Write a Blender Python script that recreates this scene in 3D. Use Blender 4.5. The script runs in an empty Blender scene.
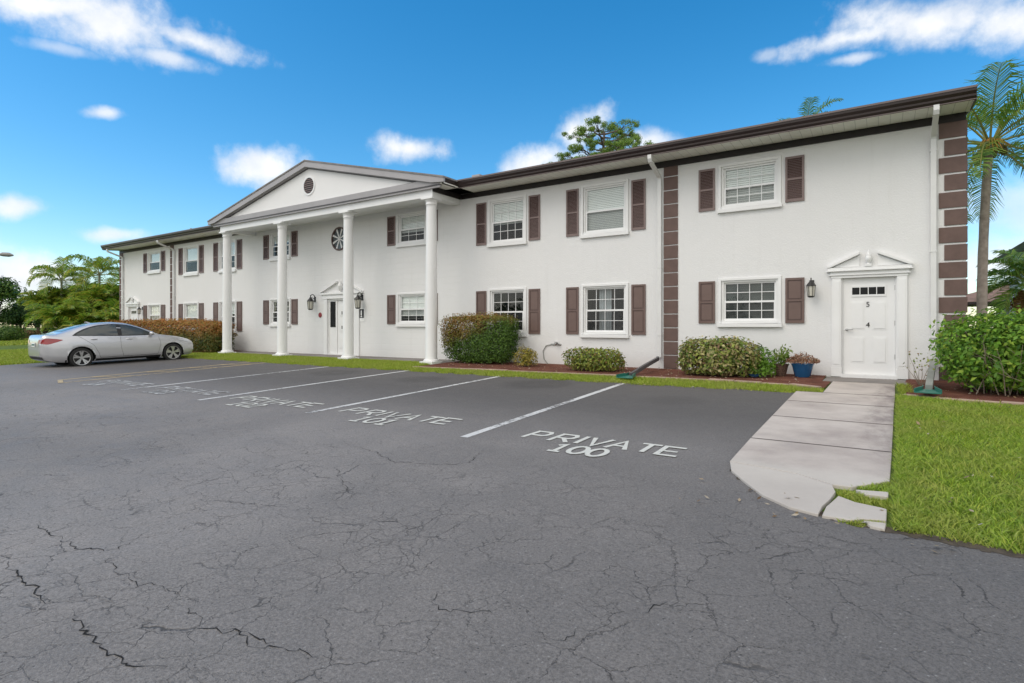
import bpy, bmesh, math, random
import numpy as np
from mathutils import Vector, Matrix
from mathutils.bvhtree import BVHTree

random.seed(7)
RNG = np.random.default_rng(11)
scene = bpy.context.scene
COL = scene.collection
R = math.radians
PI = math.pi

# ------------------------------------------------------------------ camera
TH = math.atan(369 / 560.0)
CAM = Vector((0.0, -13.9, 1.04))
cd = bpy.data.cameras.new("camera")
cam = bpy.data.objects.new("camera", cd)
COL.objects.link(cam)
cam.location = CAM
cam.rotation_euler = (R(90), 0, TH)
cd.sensor_width = 36.0
cd.lens = 560.0 / 1024.0 * 36.0
cd.shift_y = -15.5 / 1024.0
cd.clip_start = 0.05
cd.clip_end = 3000
scene.camera = cam


def pixel_dir(px, py):
    a = (px - 512.0) / 560.0
    v = -(py - 326.0) / 560.0
    return Vector((a * math.cos(TH) - math.sin(TH), a * math.sin(TH) + math.cos(TH), v)).normalized()


# ------------------------------------------------------------------ light, sky, exposure
SUN_ELEV, SUN_AZ = 50.0, 212.0            # azimuth clockwise from +Y: the sun stands in front of the house, to its left
sd = bpy.data.lights.new("sun", 'SUN')
sd.energy = 1.1
sd.angle = R(40)
sd.color = (1.0, 0.925, 0.83)
sun = bpy.data.objects.new("sun", sd)
COL.objects.link(sun)
_s = Vector((math.sin(R(SUN_AZ)) * math.cos(R(SUN_ELEV)), math.cos(R(SUN_AZ)) * math.cos(R(SUN_ELEV)), math.sin(R(SUN_ELEV))))
sun.rotation_euler = _s.to_track_quat('Z', 'Y').to_euler()
sun.location = (0, -30, 30)

scene.view_settings.view_transform = 'Standard'
scene.view_settings.look = 'None'
scene.view_settings.gamma = 1.0
scene.view_settings.exposure = 0.26
scene.view_settings.use_curve_mapping = False
scene.render.engine = 'CYCLES'
scene.cycles.use_denoising = True
scene.cycles.max_bounces = 6
scene.cycles.transparent_max_bounces = 8

world = bpy.data.worlds.new("World")
scene.world = world
world.use_nodes = True


class NT:
    """small helper to write node graphs"""

    def __init__(self, tree):
        self.t = tree
        self.n = tree.nodes
        self.l = tree.links

    def new(self, typ, **kw):
        nd = self.n.new(typ)
        for k, v in kw.items():
            setattr(nd, k, v)
        return nd

    def link(self, a, b):
        self.l.new(a, b)

    def _in(self, sock, v):
        if hasattr(v, 'is_output'):
            self.l.new(v, sock)
        else:
            sock.default_value = v

    def math(self, op, a, b=None, c=None, clamp=False):
        nd = self.new('ShaderNodeMath', operation=op)
        nd.use_clamp = clamp
        self._in(nd.inputs[0], a)
        if b is not None:
            self._in(nd.inputs[1], b)
        if c is not None:
            self._in(nd.inputs[2], c)
        return nd.outputs[0]

    def vmath(self, op, a, b=None):
        nd = self.new('ShaderNodeVectorMath', operation=op)
        self._in(nd.inputs[0], a)
        if b is not None:
            self._in(nd.inputs[1], b)
        return nd.outputs['Value'] if op in ('DOT_PRODUCT', 'LENGTH', 'DISTANCE') else nd.outputs[0]

    def ramp(self, fac, stops, interp='LINEAR'):
        nd = self.new('ShaderNodeValToRGB')
        nd.color_ramp.interpolation = interp
        el = nd.color_ramp.elements
        while len(el) < len(stops):
            el.new(0.5)
        for e, (p, c) in zip(el, stops):
            e.position = p
            e.color = (c, c, c, 1) if isinstance(c, (int, float)) else tuple(c) + (1,)
        self._in(nd.inputs[0], fac)
        return nd.outputs[0]

    def mix(self, fac, a, b, blend='MIX'):
        nd = self.new('ShaderNodeMix', data_type='RGBA', blend_type=blend)
        self._in(nd.inputs[0], fac)
        for s, v in ((nd.inputs[6], a), (nd.inputs[7], b)):
            if hasattr(v, 'is_output'):
                self.l.new(v, s)
            else:
                s.default_value = tuple(v) + (1,) if len(v) == 3 else v
        return nd.outputs[2]

    def noise(self, vec, scale, detail=4, rough=0.55, dist=0.0, color=False):
        nd = self.new('ShaderNodeTexNoise')
        nd.inputs['Scale'].default_value = scale
        nd.inputs['Detail'].default_value = detail
        nd.inputs['Roughness'].default_value = rough
        nd.inputs['Distortion'].default_value = dist
        if vec is not None:
            self.l.new(vec, nd.inputs['Vector'])
        return nd.outputs['Color' if color else 'Fac']

    def maprange(self, v, a, b, c=0.0, d=1.0, smooth=False):
        nd = self.new('ShaderNodeMapRange')
        nd.interpolation_type = 'SMOOTHSTEP' if smooth else 'LINEAR'
        self._in(nd.inputs[0], v)
        for i, x in enumerate((a, b, c, d)):
            nd.inputs[i + 1].default_value = x
        return nd.outputs[0]


def build_sky():
    w = NT(world.node_tree)
    for nd in list(w.n):
        w.n.remove(nd)
    out = w.new('ShaderNodeOutputWorld')
    bg = w.new('ShaderNodeBackground')
    sky = w.new('ShaderNodeTexSky', sky_type='NISHITA')
    sky.sun_disc = False
    sky.sun_elevation = R(SUN_ELEV)
    sky.sun_rotation = R(SUN_AZ)
    sky.altitude = 10
    sky.air_density = 1.0
    sky.dust_density = 0.5
    sky.ozone_density = 2.2
    tc = w.new('ShaderNodeTexCoord')
    d = tc.outputs['Generated']
    hs = w.new('ShaderNodeHueSaturation')
    hs.inputs['Hue'].default_value = 0.492
    hs.inputs['Saturation'].default_value = 1.42
    hs.inputs['Value'].default_value = 0.90
    w.link(sky.outputs[0], hs.inputs['Color'])
    base = hs.outputs[0]
    # noise that breaks the outline of every cloud
    n1 = w.noise(d, 9.0, 6, 0.55)
    n2 = w.noise(d, 24.0, 7, 0.62)
    nz = w.math('MULTIPLY_ADD', n2, 0.55, n1)
    nz = w.math('SUBTRACT', nz, 0.71)
    # (pixel centre, half width, half height, tilt deg, density, edge raggedness)
    clouds = [
        (115, 24, 95, 34, 12, 1.0, 2.2), (60, 6, 90, 22, 4, 1.0, 2.2), (190, 40, 75, 15, 18, .95, 2.2), (165, 56, 50, 11, 14, .8, 2.2),
        (60, 48, 40, 8, 12, .45, 2.5), (103, 113, 24, 8, 0, .85, 2.2), (262, 163, 42, 20, 3, .95, 2.2),
        (408, 149, 36, 15, 4, 1.0, 2.2), (18, 207, 34, 13, 0, .9, 2.2), (112, 235, 34, 9, 0, .8, 2.2),
        (10, 282, 85, 32, 0, 1.0, 2.0), (-60, 270, 90, 40, 0, 1.0, 2.0),
        (575, 132, 36, 24, -30, .95, 2.2), (545, 158, 40, 22, -20, .95, 2.0), (650, 142, 38, 16, 5, .9, 2.0), (610, 165, 80, 25, 0, .9, 2.0),
        (925, 22, 125, 32, -4, 1.0, 2.2), (1010, 25, 80, 28, 0, 1.0, 2.4), (850, 38, 75, 14, -14, .9, 2.6), (855, 58, 36, 7, -10, .6, 2.5), (768, 55, 14, 7, -10, .4, 2.4),
        (1010, 262, 95, 30, 0, .9, 2.0), (1050, 210, 90, 40, 0, .6, 2.0),
    ]
    dens = None
    for (px, py, hw, hh, tilt, a, rag) in clouds:
        c = pixel_dir(px, py)
        rt = (pixel_dir(px + 20, py) - c).normalized()
        up = rt.cross(c).normalized()
        if up.z < 0:
            up = -up
        sw = (pixel_dir(px + hw, py) - c).length
        sh = (pixel_dir(px, py - hh) - c).length
        t = R(-tilt)
        ax = (rt * math.cos(t) + up * math.sin(t)) / sw
        ay = (up * math.cos(t) - rt * math.sin(t)) / sh
        u = w.math('SUBTRACT', w.vmath('DOT_PRODUCT', d, tuple(ax)), ax.dot(c))
        v = w.math('SUBTRACT', w.vmath('DOT_PRODUCT', d, tuple(ay)), ay.dot(c))
        r2 = w.math('ADD', w.math('MULTIPLY', u, u), w.math('MULTIPLY', v, v))
        e = w.math('SUBTRACT', 1.0, w.math('SQRT', r2))
        e = w.math('MULTIPLY_ADD', nz, rag, e)
        # behind the viewer the two dot products repeat: keep only the near side
        front = w.math('GREATER_THAN', w.vmath('DOT_PRODUCT', d, tuple(c)), 0.3)
        e = w.math('MULTIPLY', w.maprange(e, -0.1, 1.05, 0.0, a, True), front)
        dens = e if dens is None else w.math('MAXIMUM', dens, e)
    # bright broken clouds added out of view behind the camera, soft fill for the facade
    fill_deck_dir = Vector((0.40, -0.74, 0.42)).normalized()
    fill_deck = w.vmath('DOT_PRODUCT', d, tuple(fill_deck_dir))
    fill_deck = w.math('MULTIPLY_ADD', n1, 0.8, fill_deck)
    fill_deck = w.maprange(fill_deck, 0.42, 0.9, 0.0, 0.92, True)
    shade = w.noise(d, 14.0, 4, 0.5)
    ccol = w.ramp(shade, [(0.3, (0.76, 0.81, 0.89)), (0.62, (1.0, 1.0, 1.0))])
    cc = w.mix(1.0, ccol, (CLOUD, CLOUD, CLOUD * 1.0), 'MULTIPLY')
    dk = w.mix(1.0, ccol, (FILL_DECK, FILL_DECK * 0.95, FILL_DECK * 0.87), 'MULTIPLY')
    sc = w.mix(1.0, base, (SKY, SKY, SKY), 'MULTIPLY')
    # paler air low down
    zz = w.new('ShaderNodeSeparateXYZ')
    w.link(d, zz.inputs[0])
    c1 = w.mix(dens, sc, cc)
    c2 = w.mix(fill_deck, c1, dk)
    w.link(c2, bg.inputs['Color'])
    bg.inputs['Strength'].default_value = 0.1
    w.link(bg.outputs[0], out.inputs['Surface'])


SKY, CLOUD, FILL_DECK = 1.80, 9.2, 12.5
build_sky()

# ------------------------------------------------------------------ geometry helpers


def gz(x, y):
    return -0.05 + 0.027 * max(min(y, 0.0), -60.0)


class MB:
    def __init__(self):
        self.v, self.f, self.m = [], [], []

    def add(self, verts, faces, mi=0):
        b = len(self.v)
        self.v += [tuple(p) for p in verts]
        for f in faces:
            self.f.append(tuple(b + i for i in f))
            self.m.append(mi)

    def box(self, x0, x1, y0, y1, z0, z1, mi=0):
        self.add([(x0, y0, z0), (x1, y0, z0), (x1, y1, z0), (x0, y1, z0), (x0, y0, z1), (x1, y0, z1), (x1, y1, z1), (x0, y1, z1)],
                 [(0, 3, 2, 1), (4, 5, 6, 7), (0, 1, 5, 4), (1, 2, 6, 5), (2, 3, 7, 6), (3, 0, 4, 7)], mi)

    def quad(self, a, b, c, d, mi=0):
        self.add([a, b, c, d], [(0, 1, 2, 3)], mi)

    def prism(self, poly, f0, f1, mi=0):
        """poly: 2D points, f0/f1 turn a 2D point into the two end faces"""
        n = len(poly)
        self.add([f0(p) for p in poly] + [f1(p) for p in poly],
                 [tuple(range(n))[::-1], tuple(range(n, 2 * n))] + [(i, (i + 1) % n, n + (i + 1) % n, n + i) for i in range(n)], mi)

    def extrude_x(self, poly_yz, x0, x1, mi=0):
        self.prism(poly_yz, lambda p: (x0, p[0], p[1]), lambda p: (x1, p[0], p[1]), mi)

    def extrude_y(self, poly_xz, y0, y1, mi=0):
        self.prism(poly_xz, lambda p: (p[0], y0, p[1]), lambda p: (p[0], y1, p[1]), mi)

    def extrude_z(self, poly_xy, z0, z1, mi=0):
        self.prism(poly_xy, lambda p: (p[0], p[1], z0), lambda p: (p[0], p[1], z1), mi)

    def lathe(self, prof, c=(0, 0, 0), n=20, mi=0):
        """prof: (r, z) list"""
        vs, fs = [], []
        for (r, z) in prof:
            for k in range(n):
                a = 2 * PI * k / n
                vs.append((c[0] + r * math.cos(a), c[1] + r * math.sin(a), c[2] + z))
        for i in range(len(prof) - 1):
            for k in range(n):
                fs.append((i * n + k, i * n + (k + 1) % n, (i + 1) * n + (k + 1) % n, (i + 1) * n + k))
        fs.append(tuple(range(n))[::-1])
        fs.append(tuple((len(prof) - 1) * n + k for k in range(n)))
        self.add(vs, fs, mi)

    def tube(self, path, r, n=8, mi=0, rect=None):
        path = [Vector(p) for p in path]
        rs = r if isinstance(r, (list, tuple)) else [r] * len(path)
        vs, fs = [], []
        prev = None
        for i, p in enumerate(path):
            t = (path[min(i + 1, len(path) - 1)] - path[max(i - 1, 0)])
            t = t.normalized() if t.length > 1e-9 else Vector((0, 0, 1))
            if prev is None:
                u = t.cross(Vector((1, 0, 0)) if abs(t.x) < 0.8 else Vector((0, 1, 0))).normalized()
            else:
                u = (prev - t * prev.dot(t)).normalized()
            prev = u
            w = t.cross(u)
            for k in range(n):
                a = 2 * PI * (k + 0.5) / n
                if rect:
                    ca, sa = math.cos(a), math.sin(a)
                    q = p + u * rect[0] * (1 if ca > 0 else -1) + w * rect[1] * (1 if sa > 0 else -1)
                else:
                    q = p + (u * math.cos(a) + w * math.sin(a)) * rs[i]
                vs.append(q)
        for i in range(len(path) - 1):
            for k in range(n):
                fs.append((i * n + k, i * n + (k + 1) % n, (i + 1) * n + (k + 1) % n, (i + 1) * n + k))
        fs.append(tuple(range(n))[::-1])
        fs.append(tuple((len(path) - 1) * n + k for k in range(n)))
        self.add(vs, fs, mi)

    def build(self, name, mat, parent=None, loc=None, smooth=False, bevel=0.0, recalc=True):
        off = Vector(loc) if loc is not None else (Vector(parent['origin']) if parent is not None and 'origin' in parent else Vector((0, 0, 0)))
        me = bpy.data.meshes.new(name)
        me.from_pydata([tuple(Vector(p) - off) for p in self.v], [], self.f)
        for mm in (mat if isinstance(mat, (list, tuple)) else [mat]):
            me.materials.append(mm)
        me.polygons.foreach_set('material_index', self.m)
        if recalc or bevel:
            bm = bmesh.new()
            bm.from_mesh(me)
            if bevel:
                bmesh.ops.remove_doubles(bm, verts=bm.verts, dist=1e-5)
                ed = [e for e in bm.edges if len(e.link_faces) == 2 and e.calc_face_angle(0) > 0.5]
                bmesh.ops.bevel(bm, geom=ed, offset=bevel, segments=2, profile=0.6, affect='EDGES', clamp_overlap=True)
            bmesh.ops.recalc_face_normals(bm, faces=bm.faces)
            bm.to_mesh(me)
            bm.free()
        if smooth:
            me.polygons.foreach_set('use_smooth', [True] * len(me.polygons))
            try:
                me.set_sharp_from_angle(angle=R(40))
            except Exception:
                pass
        o = bpy.data.objects.new(name, me)
        COL.objects.link(o)
        if parent is not None:
            o.parent = parent
        elif loc is not None:
            o.location = off
        return o


def np_mesh(name, verts, faces, mats, parent=None, mi=None, smooth=False, off=(0, 0, 0)):
    """verts (N,3); faces: (M,k) int array (or list of such arrays)"""
    verts = np.asarray(verts, dtype=np.float32) - np.asarray(off, dtype=np.float32)
    fl = faces if isinstance(faces, list) else [faces]
    loops = np.concatenate([f.ravel() for f in fl]).astype(np.int32)
    tot = np.concatenate([np.full(len(f), f.shape[1]) for f in fl]).astype(np.int32)
    st = np.concatenate([[0], np.cumsum(tot)[:-1]]).astype(np.int32)
    me = bpy.data.meshes.new(name)
    me.vertices.add(len(verts))
    me.vertices.foreach_set('co', verts.ravel())
    me.loops.add(len(loops))
    me.loops.foreach_set('vertex_index', loops)
    me.polygons.add(len(tot))
    me.polygons.foreach_set('loop_start', st)
    me.polygons.foreach_set('loop_total', tot)
    for mm in (mats if isinstance(mats, (list, tuple)) else [mats]):
        me.materials.append(mm)
    if mi is not None:
        me.polygons.foreach_set('material_index', np.asarray(mi, dtype=np.int32))
    if smooth:
        me.polygons.foreach_set('use_smooth', np.ones(len(tot), dtype=bool))
    me.update(calc_edges=True)
    me.validate()
    o = bpy.data.objects.new(name, me)
    COL.objects.link(o)
    if parent is not None:
        o.parent = parent
    return o


def tag(o, label=None, cat=None, group=None, kind=None):
    if label:
        o['label'] = label
    if cat:
        o['category'] = cat
    if group:
        o['group'] = group
    if kind:
        o['kind'] = kind
    return o


def thing(name, label, cat, loc=(0, 0, 0), rz=0.0, group=None):
    o = bpy.data.objects.new(name, None)
    COL.objects.link(o)
    o.empty_display_size = 0.2
    o.location = loc
    o.rotation_euler = (0, 0, rz)
    o['origin'] = tuple(float(c) for c in loc) if rz == 0.0 else (0.0, 0.0, 0.0)
    return tag(o, label, cat, group)


def copy_tree(o, parent=None):
    c = o.copy()
    COL.objects.link(c)
    if parent is not None:
        c.parent = parent
    for ch in list(o.children):
        copy_tree(ch, c)
    return c


# ------------------------------------------------------------------ materials
MATS = {}


def mat(name, col, rough=0.6, metal=0.0, spec=0.5, bump=None, var=None, coat=0.0, emis=None):
    """plain surface with a little noise in colour (var=(scale, amount)) and in relief (bump=(scale, strength, distance))"""
    if name in MATS:
        return MATS[name]
    m = bpy.data.materials.new(name)
    m.use_nodes = True
    w = NT(m.node_tree)
    b = w.n['Principled BSDF']
    b.inputs['Base Color'].default_value = tuple(col) + (1,)
    b.inputs['Roughness'].default_value = rough
    b.inputs['Metallic'].default_value = metal
    b.inputs['Specular IOR Level'].default_value = spec
    if coat:
        b.inputs['Coat Weight'].default_value = coat
        b.inputs['Coat Roughness'].default_value = 0.06
    tc = w.new('ShaderNodeTexCoord').outputs['Object']
    if var:
        n = w.noise(tc, var[0], 6, 0.6)
        k = w.maprange(n, 0.3, 0.7, 1 - var[1], 1 + var[1])
        sc = w.vmath('SCALE', tuple(col))
        nd = sc.node
        w.link(k, nd.inputs['Scale'])
        w.link(sc, b.inputs['Base Color'])
    if bump:
        n = w.noise(tc, bump[0], 5, 0.6)
        bp = w.new('ShaderNodeBump')
        bp.inputs['Strength'].default_value = bump[1]
        bp.inputs['Distance'].default_value = bump[2]
        w.link(n, bp.inputs['Height'])
        w.link(bp.outputs[0], b.inputs['Normal'])
    if emis:
        b.inputs['Emission Color'].default_value = tuple(emis[0]) + (1,)
        b.inputs['Emission Strength'].default_value = emis[1]
    MATS[name] = m
    return m


def stucco_mat(name, brick=False):
    m = bpy.data.materials.new(name)
    m.use_nodes = True
    w = NT(m.node_tree)
    b = w.n['Principled BSDF']
    b.inputs['Roughness'].default_value = 0.75
    b.inputs['Specular IOR Level'].default_value = 0.25
    tc = w.new('ShaderNodeTexCoord').outputs['Object']
    n1 = w.noise(tc, 0.35, 5, 0.6)
    col = w.ramp(n1, [(0.3, (0.745, 0.743, 0.738)), (0.7, (0.772, 0.770, 0.766))])
    # rain streaks: noise stretched along z
    mp = w.new('ShaderNodeMapping')
    mp.inputs['Scale'].default_value = (3.2, 3.2, 0.22)
    w.link(tc, mp.inputs[0])
    n2 = w.noise(mp.outputs[0], 1.6, 5, 0.65)
    st = w.maprange(n2, 0.52, 0.85, 0.0, 0.30, True)
    col = w.mix(st, col, (0.60, 0.59, 0.57))
    # splash dirt close to the ground
    sx = w.new('ShaderNodeSeparateXYZ')
    w.link(tc, sx.inputs[0])
    n3 = w.noise(tc, 2.2, 5, 0.6)
    low = w.maprange(w.math('MULTIPLY_ADD', n3, 0.5, sx.outputs[2]), 0.10, 0.62, 0.30, 0.0, True)
    col = w.mix(low, col, (0.60, 0.58, 0.54))
    w.link(col, b.inputs['Base Color'])
    bp = w.new('ShaderNodeBump')
    if brick:
        br = w.new('ShaderNodeTexBrick')
        br.inputs['Scale'].default_value = 1.0
        br.inputs['Brick Width'].default_value = 0.41
        br.inputs['Row Height'].default_value = 0.2
        br.inputs['Mortar Size'].default_value = 0.012
        br.inputs['Mortar Smooth'].default_value = 0.4
        mp2 = w.new('ShaderNodeMapping')
        mp2.inputs['Rotation'].default_value = (R(-90), 0, 0)
        w.link(tc, mp2.inputs[0])
        w.link(mp2.outputs[0], br.inputs['Vector'])
        n4 = w.noise(tc, 22, 5, 0.65)
        h = w.math('SUBTRACT', w.math('MULTIPLY', n4, 0.5), w.math('MULTIPLY', br.outputs['Fac'], 0.55))
        bp.inputs['Distance'].default_value = 0.012
        bp.inputs['Strength'].default_value = 0.45
    else:
        n4 = w.noise(tc, 28, 6, 0.7)
        n5 = w.noise(tc, 5, 3, 0.5)
        h = w.math('MULTIPLY_ADD', n5, 0.7, n4)
        bp.inputs['Distance'].default_value = 0.012
        bp.inputs['Strength'].default_value = 0.6
    w.link(h, bp.inputs['Height'])
    w.link(bp.outputs[0], b.inputs['Normal'])
    return m


def leaf_mat(name, cols, hi=None, hi_z=None, trans=0.25, rough=0.5, spec=0.3, noise_mix=None):
    """cols: colours spread over the leaves at random; hi: second palette for new growth above height hi_z=(z0, z1)"""
    m = bpy.data.materials.new(name)
    m.use_nodes = True
    w = NT(m.node_tree)
    b = w.n['Principled BSDF']
    b.inputs['Roughness'].default_value = rough
    b.inputs['Specular IOR Level'].default_value = spec
    g = w.new('ShaderNodeNewGeometry')
    rnd = g.outputs['Random Per Island']
    n = len(cols)
    col = w.ramp(rnd, [(i / max(n - 1, 1), c) for i, c in enumerate(cols)])
    tc = w.new('ShaderNodeTexCoord').outputs['Object']
    if hi:
        c2 = w.ramp(rnd, [(i / max(len(hi) - 1, 1), c) for i, c in enumerate(hi)])
        sx = w.new('ShaderNodeSeparateXYZ')
        w.link(tc, sx.inputs[0])
        nn = w.noise(tc, 2.3, 3, 0.5)
        if noise_mix:
            f = w.math('MULTIPLY_ADD', nn, noise_mix[0], w.math('MULTIPLY', sx.outputs[0], noise_mix[1]))
            f = w.math('ADD', f, sx.outputs[2])
        else:
            f = w.math('MULTIPLY_ADD', nn, 0.9, sx.outputs[2])
        f = w.maprange(f, hi_z[0], hi_z[1], 0, 1, True)
        col = w.mix(f, col, c2)
    w.link(col, b.inputs['Base Color'])
    tr = w.new('ShaderNodeBsdfTranslucent')
    w.link(col, tr.inputs['Color'])
    mx = w.new('ShaderNodeMixShader')
    mx.inputs[0].default_value = trans
    out = w.n['Material Output']
    w.link(b.outputs[0], mx.inputs[1])
    w.link(tr.outputs[0], mx.inputs[2])
    w.link(mx.outputs[0], out.inputs['Surface'])
    return m


STUCCO = stucco_mat('white_stucco')
BRICKW = stucco_mat('white_painted_block', True)
TRIM = mat('white_trim', (0.80, 0.80, 0.795), 0.45, var=(1.5, 0.03))
VINYL = mat('white_vinyl', (0.82, 0.82, 0.82), 0.35)
SHUT = mat('brown_shutter', (0.150, 0.098, 0.084), 0.5, var=(4, 0.10), bump=(60, 0.1, 0.002))
SHUTD = mat('brown_shutter_louvre', (0.105, 0.064, 0.058), 0.55, var=(4, 0.12))
SHUTR = mat('weathered_shutter_rail', (0.20, 0.145, 0.135), 0.55, var=(4, 0.12))
QUOIN = mat('brown_quoin', (0.130, 0.082, 0.070), 0.7, var=(5, 0.14), bump=(40, 0.4, 0.004))
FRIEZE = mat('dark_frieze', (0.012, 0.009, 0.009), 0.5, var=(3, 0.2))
GUTTER = mat('brown_gutter', (0.030, 0.018, 0.017), 0.35, var=(1.2, 0.2))
GUTLIP = mat('brown_gutter_lip', (0.15, 0.115, 0.11), 0.4, var=(1.2, 0.15))
GREYF = mat('grey_fascia', (0.36, 0.345, 0.35), 0.5, var=(1.0, 0.10))
GREYD = mat('grey_fascia_painted_shadow', (0.10, 0.095, 0.10), 0.6)  # dark copy of the fascia grey, colours in the shadow lines
DSPOUT = mat('downspout_white', (0.72, 0.72, 0.71), 0.4, var=(2.0, 0.06))
ROOFM = mat('grey_shingle', (0.22, 0.205, 0.20), 0.9, var=(3.0, 0.25), bump=(25, 0.6, 0.01))
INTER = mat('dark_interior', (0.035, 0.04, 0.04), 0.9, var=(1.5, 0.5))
BLIND = mat('white_blind', (0.86, 0.86, 0.84), 0.6)
BLINDD = mat('dark_blind', (0.045, 0.055, 0.052), .6, var=(2, .4))
BLINDG = mat('grey_curtain', (0.36, 0.38, 0.40), 0.8, var=(3, 0.2))
BLACK = mat('black_metal', (0.018, 0.017, 0.017), 0.45, bump=(50, 0.1, 0.002))
LAMPGL = mat('frosted_lamp_glass', (0.62, 0.60, 0.52), 0.25)
STEEL = mat('brushed_steel', (0.5, 0.5, 0.5), 0.3, 1.0)
CONC = mat('porch_concrete', (0.20, 0.182, 0.168), 0.85, var=(1.6, 0.2), bump=(40, 0.4, 0.004))
RED = mat('red_plaque', (0.25, 0.02, 0.025), 0.4)
DKPIPE = mat('dark_grey_pipe', (0.075, 0.07, 0.075), 0.5, var=(4, 0.15))
GRYPIPE = mat('grey_pipe', (0.25, 0.26, 0.24), 0.5, var=(4, 0.15))
GREENPL = mat('green_plastic', (0.02, 0.16, 0.12), 0.4, var=(5, 0.2))


def soffit_mat():
    m = bpy.data.materials.new('soffit_boards')
    m.use_nodes = True
    w = NT(m.node_tree)
    b = w.n['Principled BSDF']
    b.inputs['Roughness'].default_value = 0.6
    tc = w.new('ShaderNodeTexCoord').outputs['Object']
    sx = w.new('ShaderNodeSeparateXYZ')
    w.link(tc, sx.inputs[0])
    fr = w.math('FRACT', w.math('MULTIPLY', sx.outputs[0], 5.0))
    gr = w.math('LESS_THAN', fr, 0.07)
    n = w.noise(tc, 1.2, 4)
    c = w.ramp(n, [(0.3, (0.78, 0.775, 0.70)), (0.7, (0.83, 0.825, 0.77))])
    w.link(w.mix(gr, c, (0.60, 0.60, 0.55)), b.inputs['Base Color'])
    return m


SOFFIT = soffit_mat()


def glass_mat():
    m = bpy.data.materials.new('window_glass')
    m.use_nodes = True
    w = NT(m.node_tree)
    for nd in list(w.n):
        if nd.type != 'OUTPUT_MATERIAL':
            w.n.remove(nd)
    out = w.n['Material Output']
    tr = w.new('ShaderNodeBsdfTransparent')
    tr.inputs[0].default_value = (0.90, 0.94, 0.93, 1)
    gl = w.new('ShaderNodeBsdfGlossy')
    gl.inputs['Roughness'].default_value = 0.01
    gl.inputs[0].default_value = (1, 1, 1, 1)
    lw = w.new('ShaderNodeLayerWeight')
    lw.inputs[0].default_value = 0.5
    fr = w.math('POWER', lw.outputs['Facing'], 3.5)
    tc = w.new('ShaderNodeTexCoord').outputs['Object']
    n = w.noise(tc, 2.2, 2, 0.5)
    bp = w.new('ShaderNodeBump')
    bp.inputs['Strength'].default_value = 0.12
    bp.inputs['Distance'].default_value = 0.02
    w.link(n, bp.inputs['Height'])
    w.link(bp.outputs[0], gl.inputs['Normal'])
    f = w.math('MULTIPLY_ADD', fr, 0.75, 0.045, clamp=True)
    mx = w.new('ShaderNodeMixShader')
    w.link(f, mx.inputs[0])
    w.link(tr.outputs[0], mx.inputs[1])
    w.link(gl.outputs[0], mx.inputs[2])
    w.link(mx.outputs[0], out.inputs[0])
    return m


GLASS = glass_mat()


def screen_mat():
    m = bpy.data.materials.new('insect_screen')
    m.use_nodes = True
    w = NT(m.node_tree)
    b = w.n['Principled BSDF']
    b.inputs['Base Color'].default_value = (.06, .062, .065, 1)
    b.inputs['Roughness'].default_value = .8
    b.inputs['Alpha'].default_value = .30
    return m


SCREEN = screen_mat()


def ground_mat(name, cols, scale, fine=60, rough=0.95, bump=0.5):
    m = bpy.data.materials.new(name)
    m.use_nodes = True
    w = NT(m.node_tree)
    b = w.n['Principled BSDF']
    b.inputs['Roughness'].default_value = rough
    b.inputs['Specular IOR Level'].default_value = 0.15
    tc = w.new('ShaderNodeTexCoord').outputs['Object']
    n = w.noise(tc, scale, 6, 0.65)
    n2 = w.noise(tc, fine, 4, 0.7)
    f = w.math('MULTIPLY_ADD', n2, 0.6, w.math('MULTIPLY', n, 0.7))
    k = len(cols)
    w.link(w.ramp(f, [(0.35 + 0.6 * i / (k - 1), c) for i, c in enumerate(cols)]), b.inputs['Base Color'])
    bp = w.new('ShaderNodeBump')
    bp.inputs['Strength'].default_value = bump
    bp.inputs['Distance'].default_value = 0.02
    w.link(n2, bp.inputs['Height'])
    w.link(bp.outputs[0], b.inputs['Normal'])
    return m


SOILG = ground_mat('grassy_soil', [(0.06, 0.075, 0.02), (0.10, 0.15, 0.03), (0.16, 0.20, 0.045)], 0.8, 40)
MULCH = ground_mat('red_bark_mulch', [(0.05, 0.022, 0.016), (0.15, 0.06, 0.042), (0.27, 0.13, 0.09)], 4, 70, bump=1.0)


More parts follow.
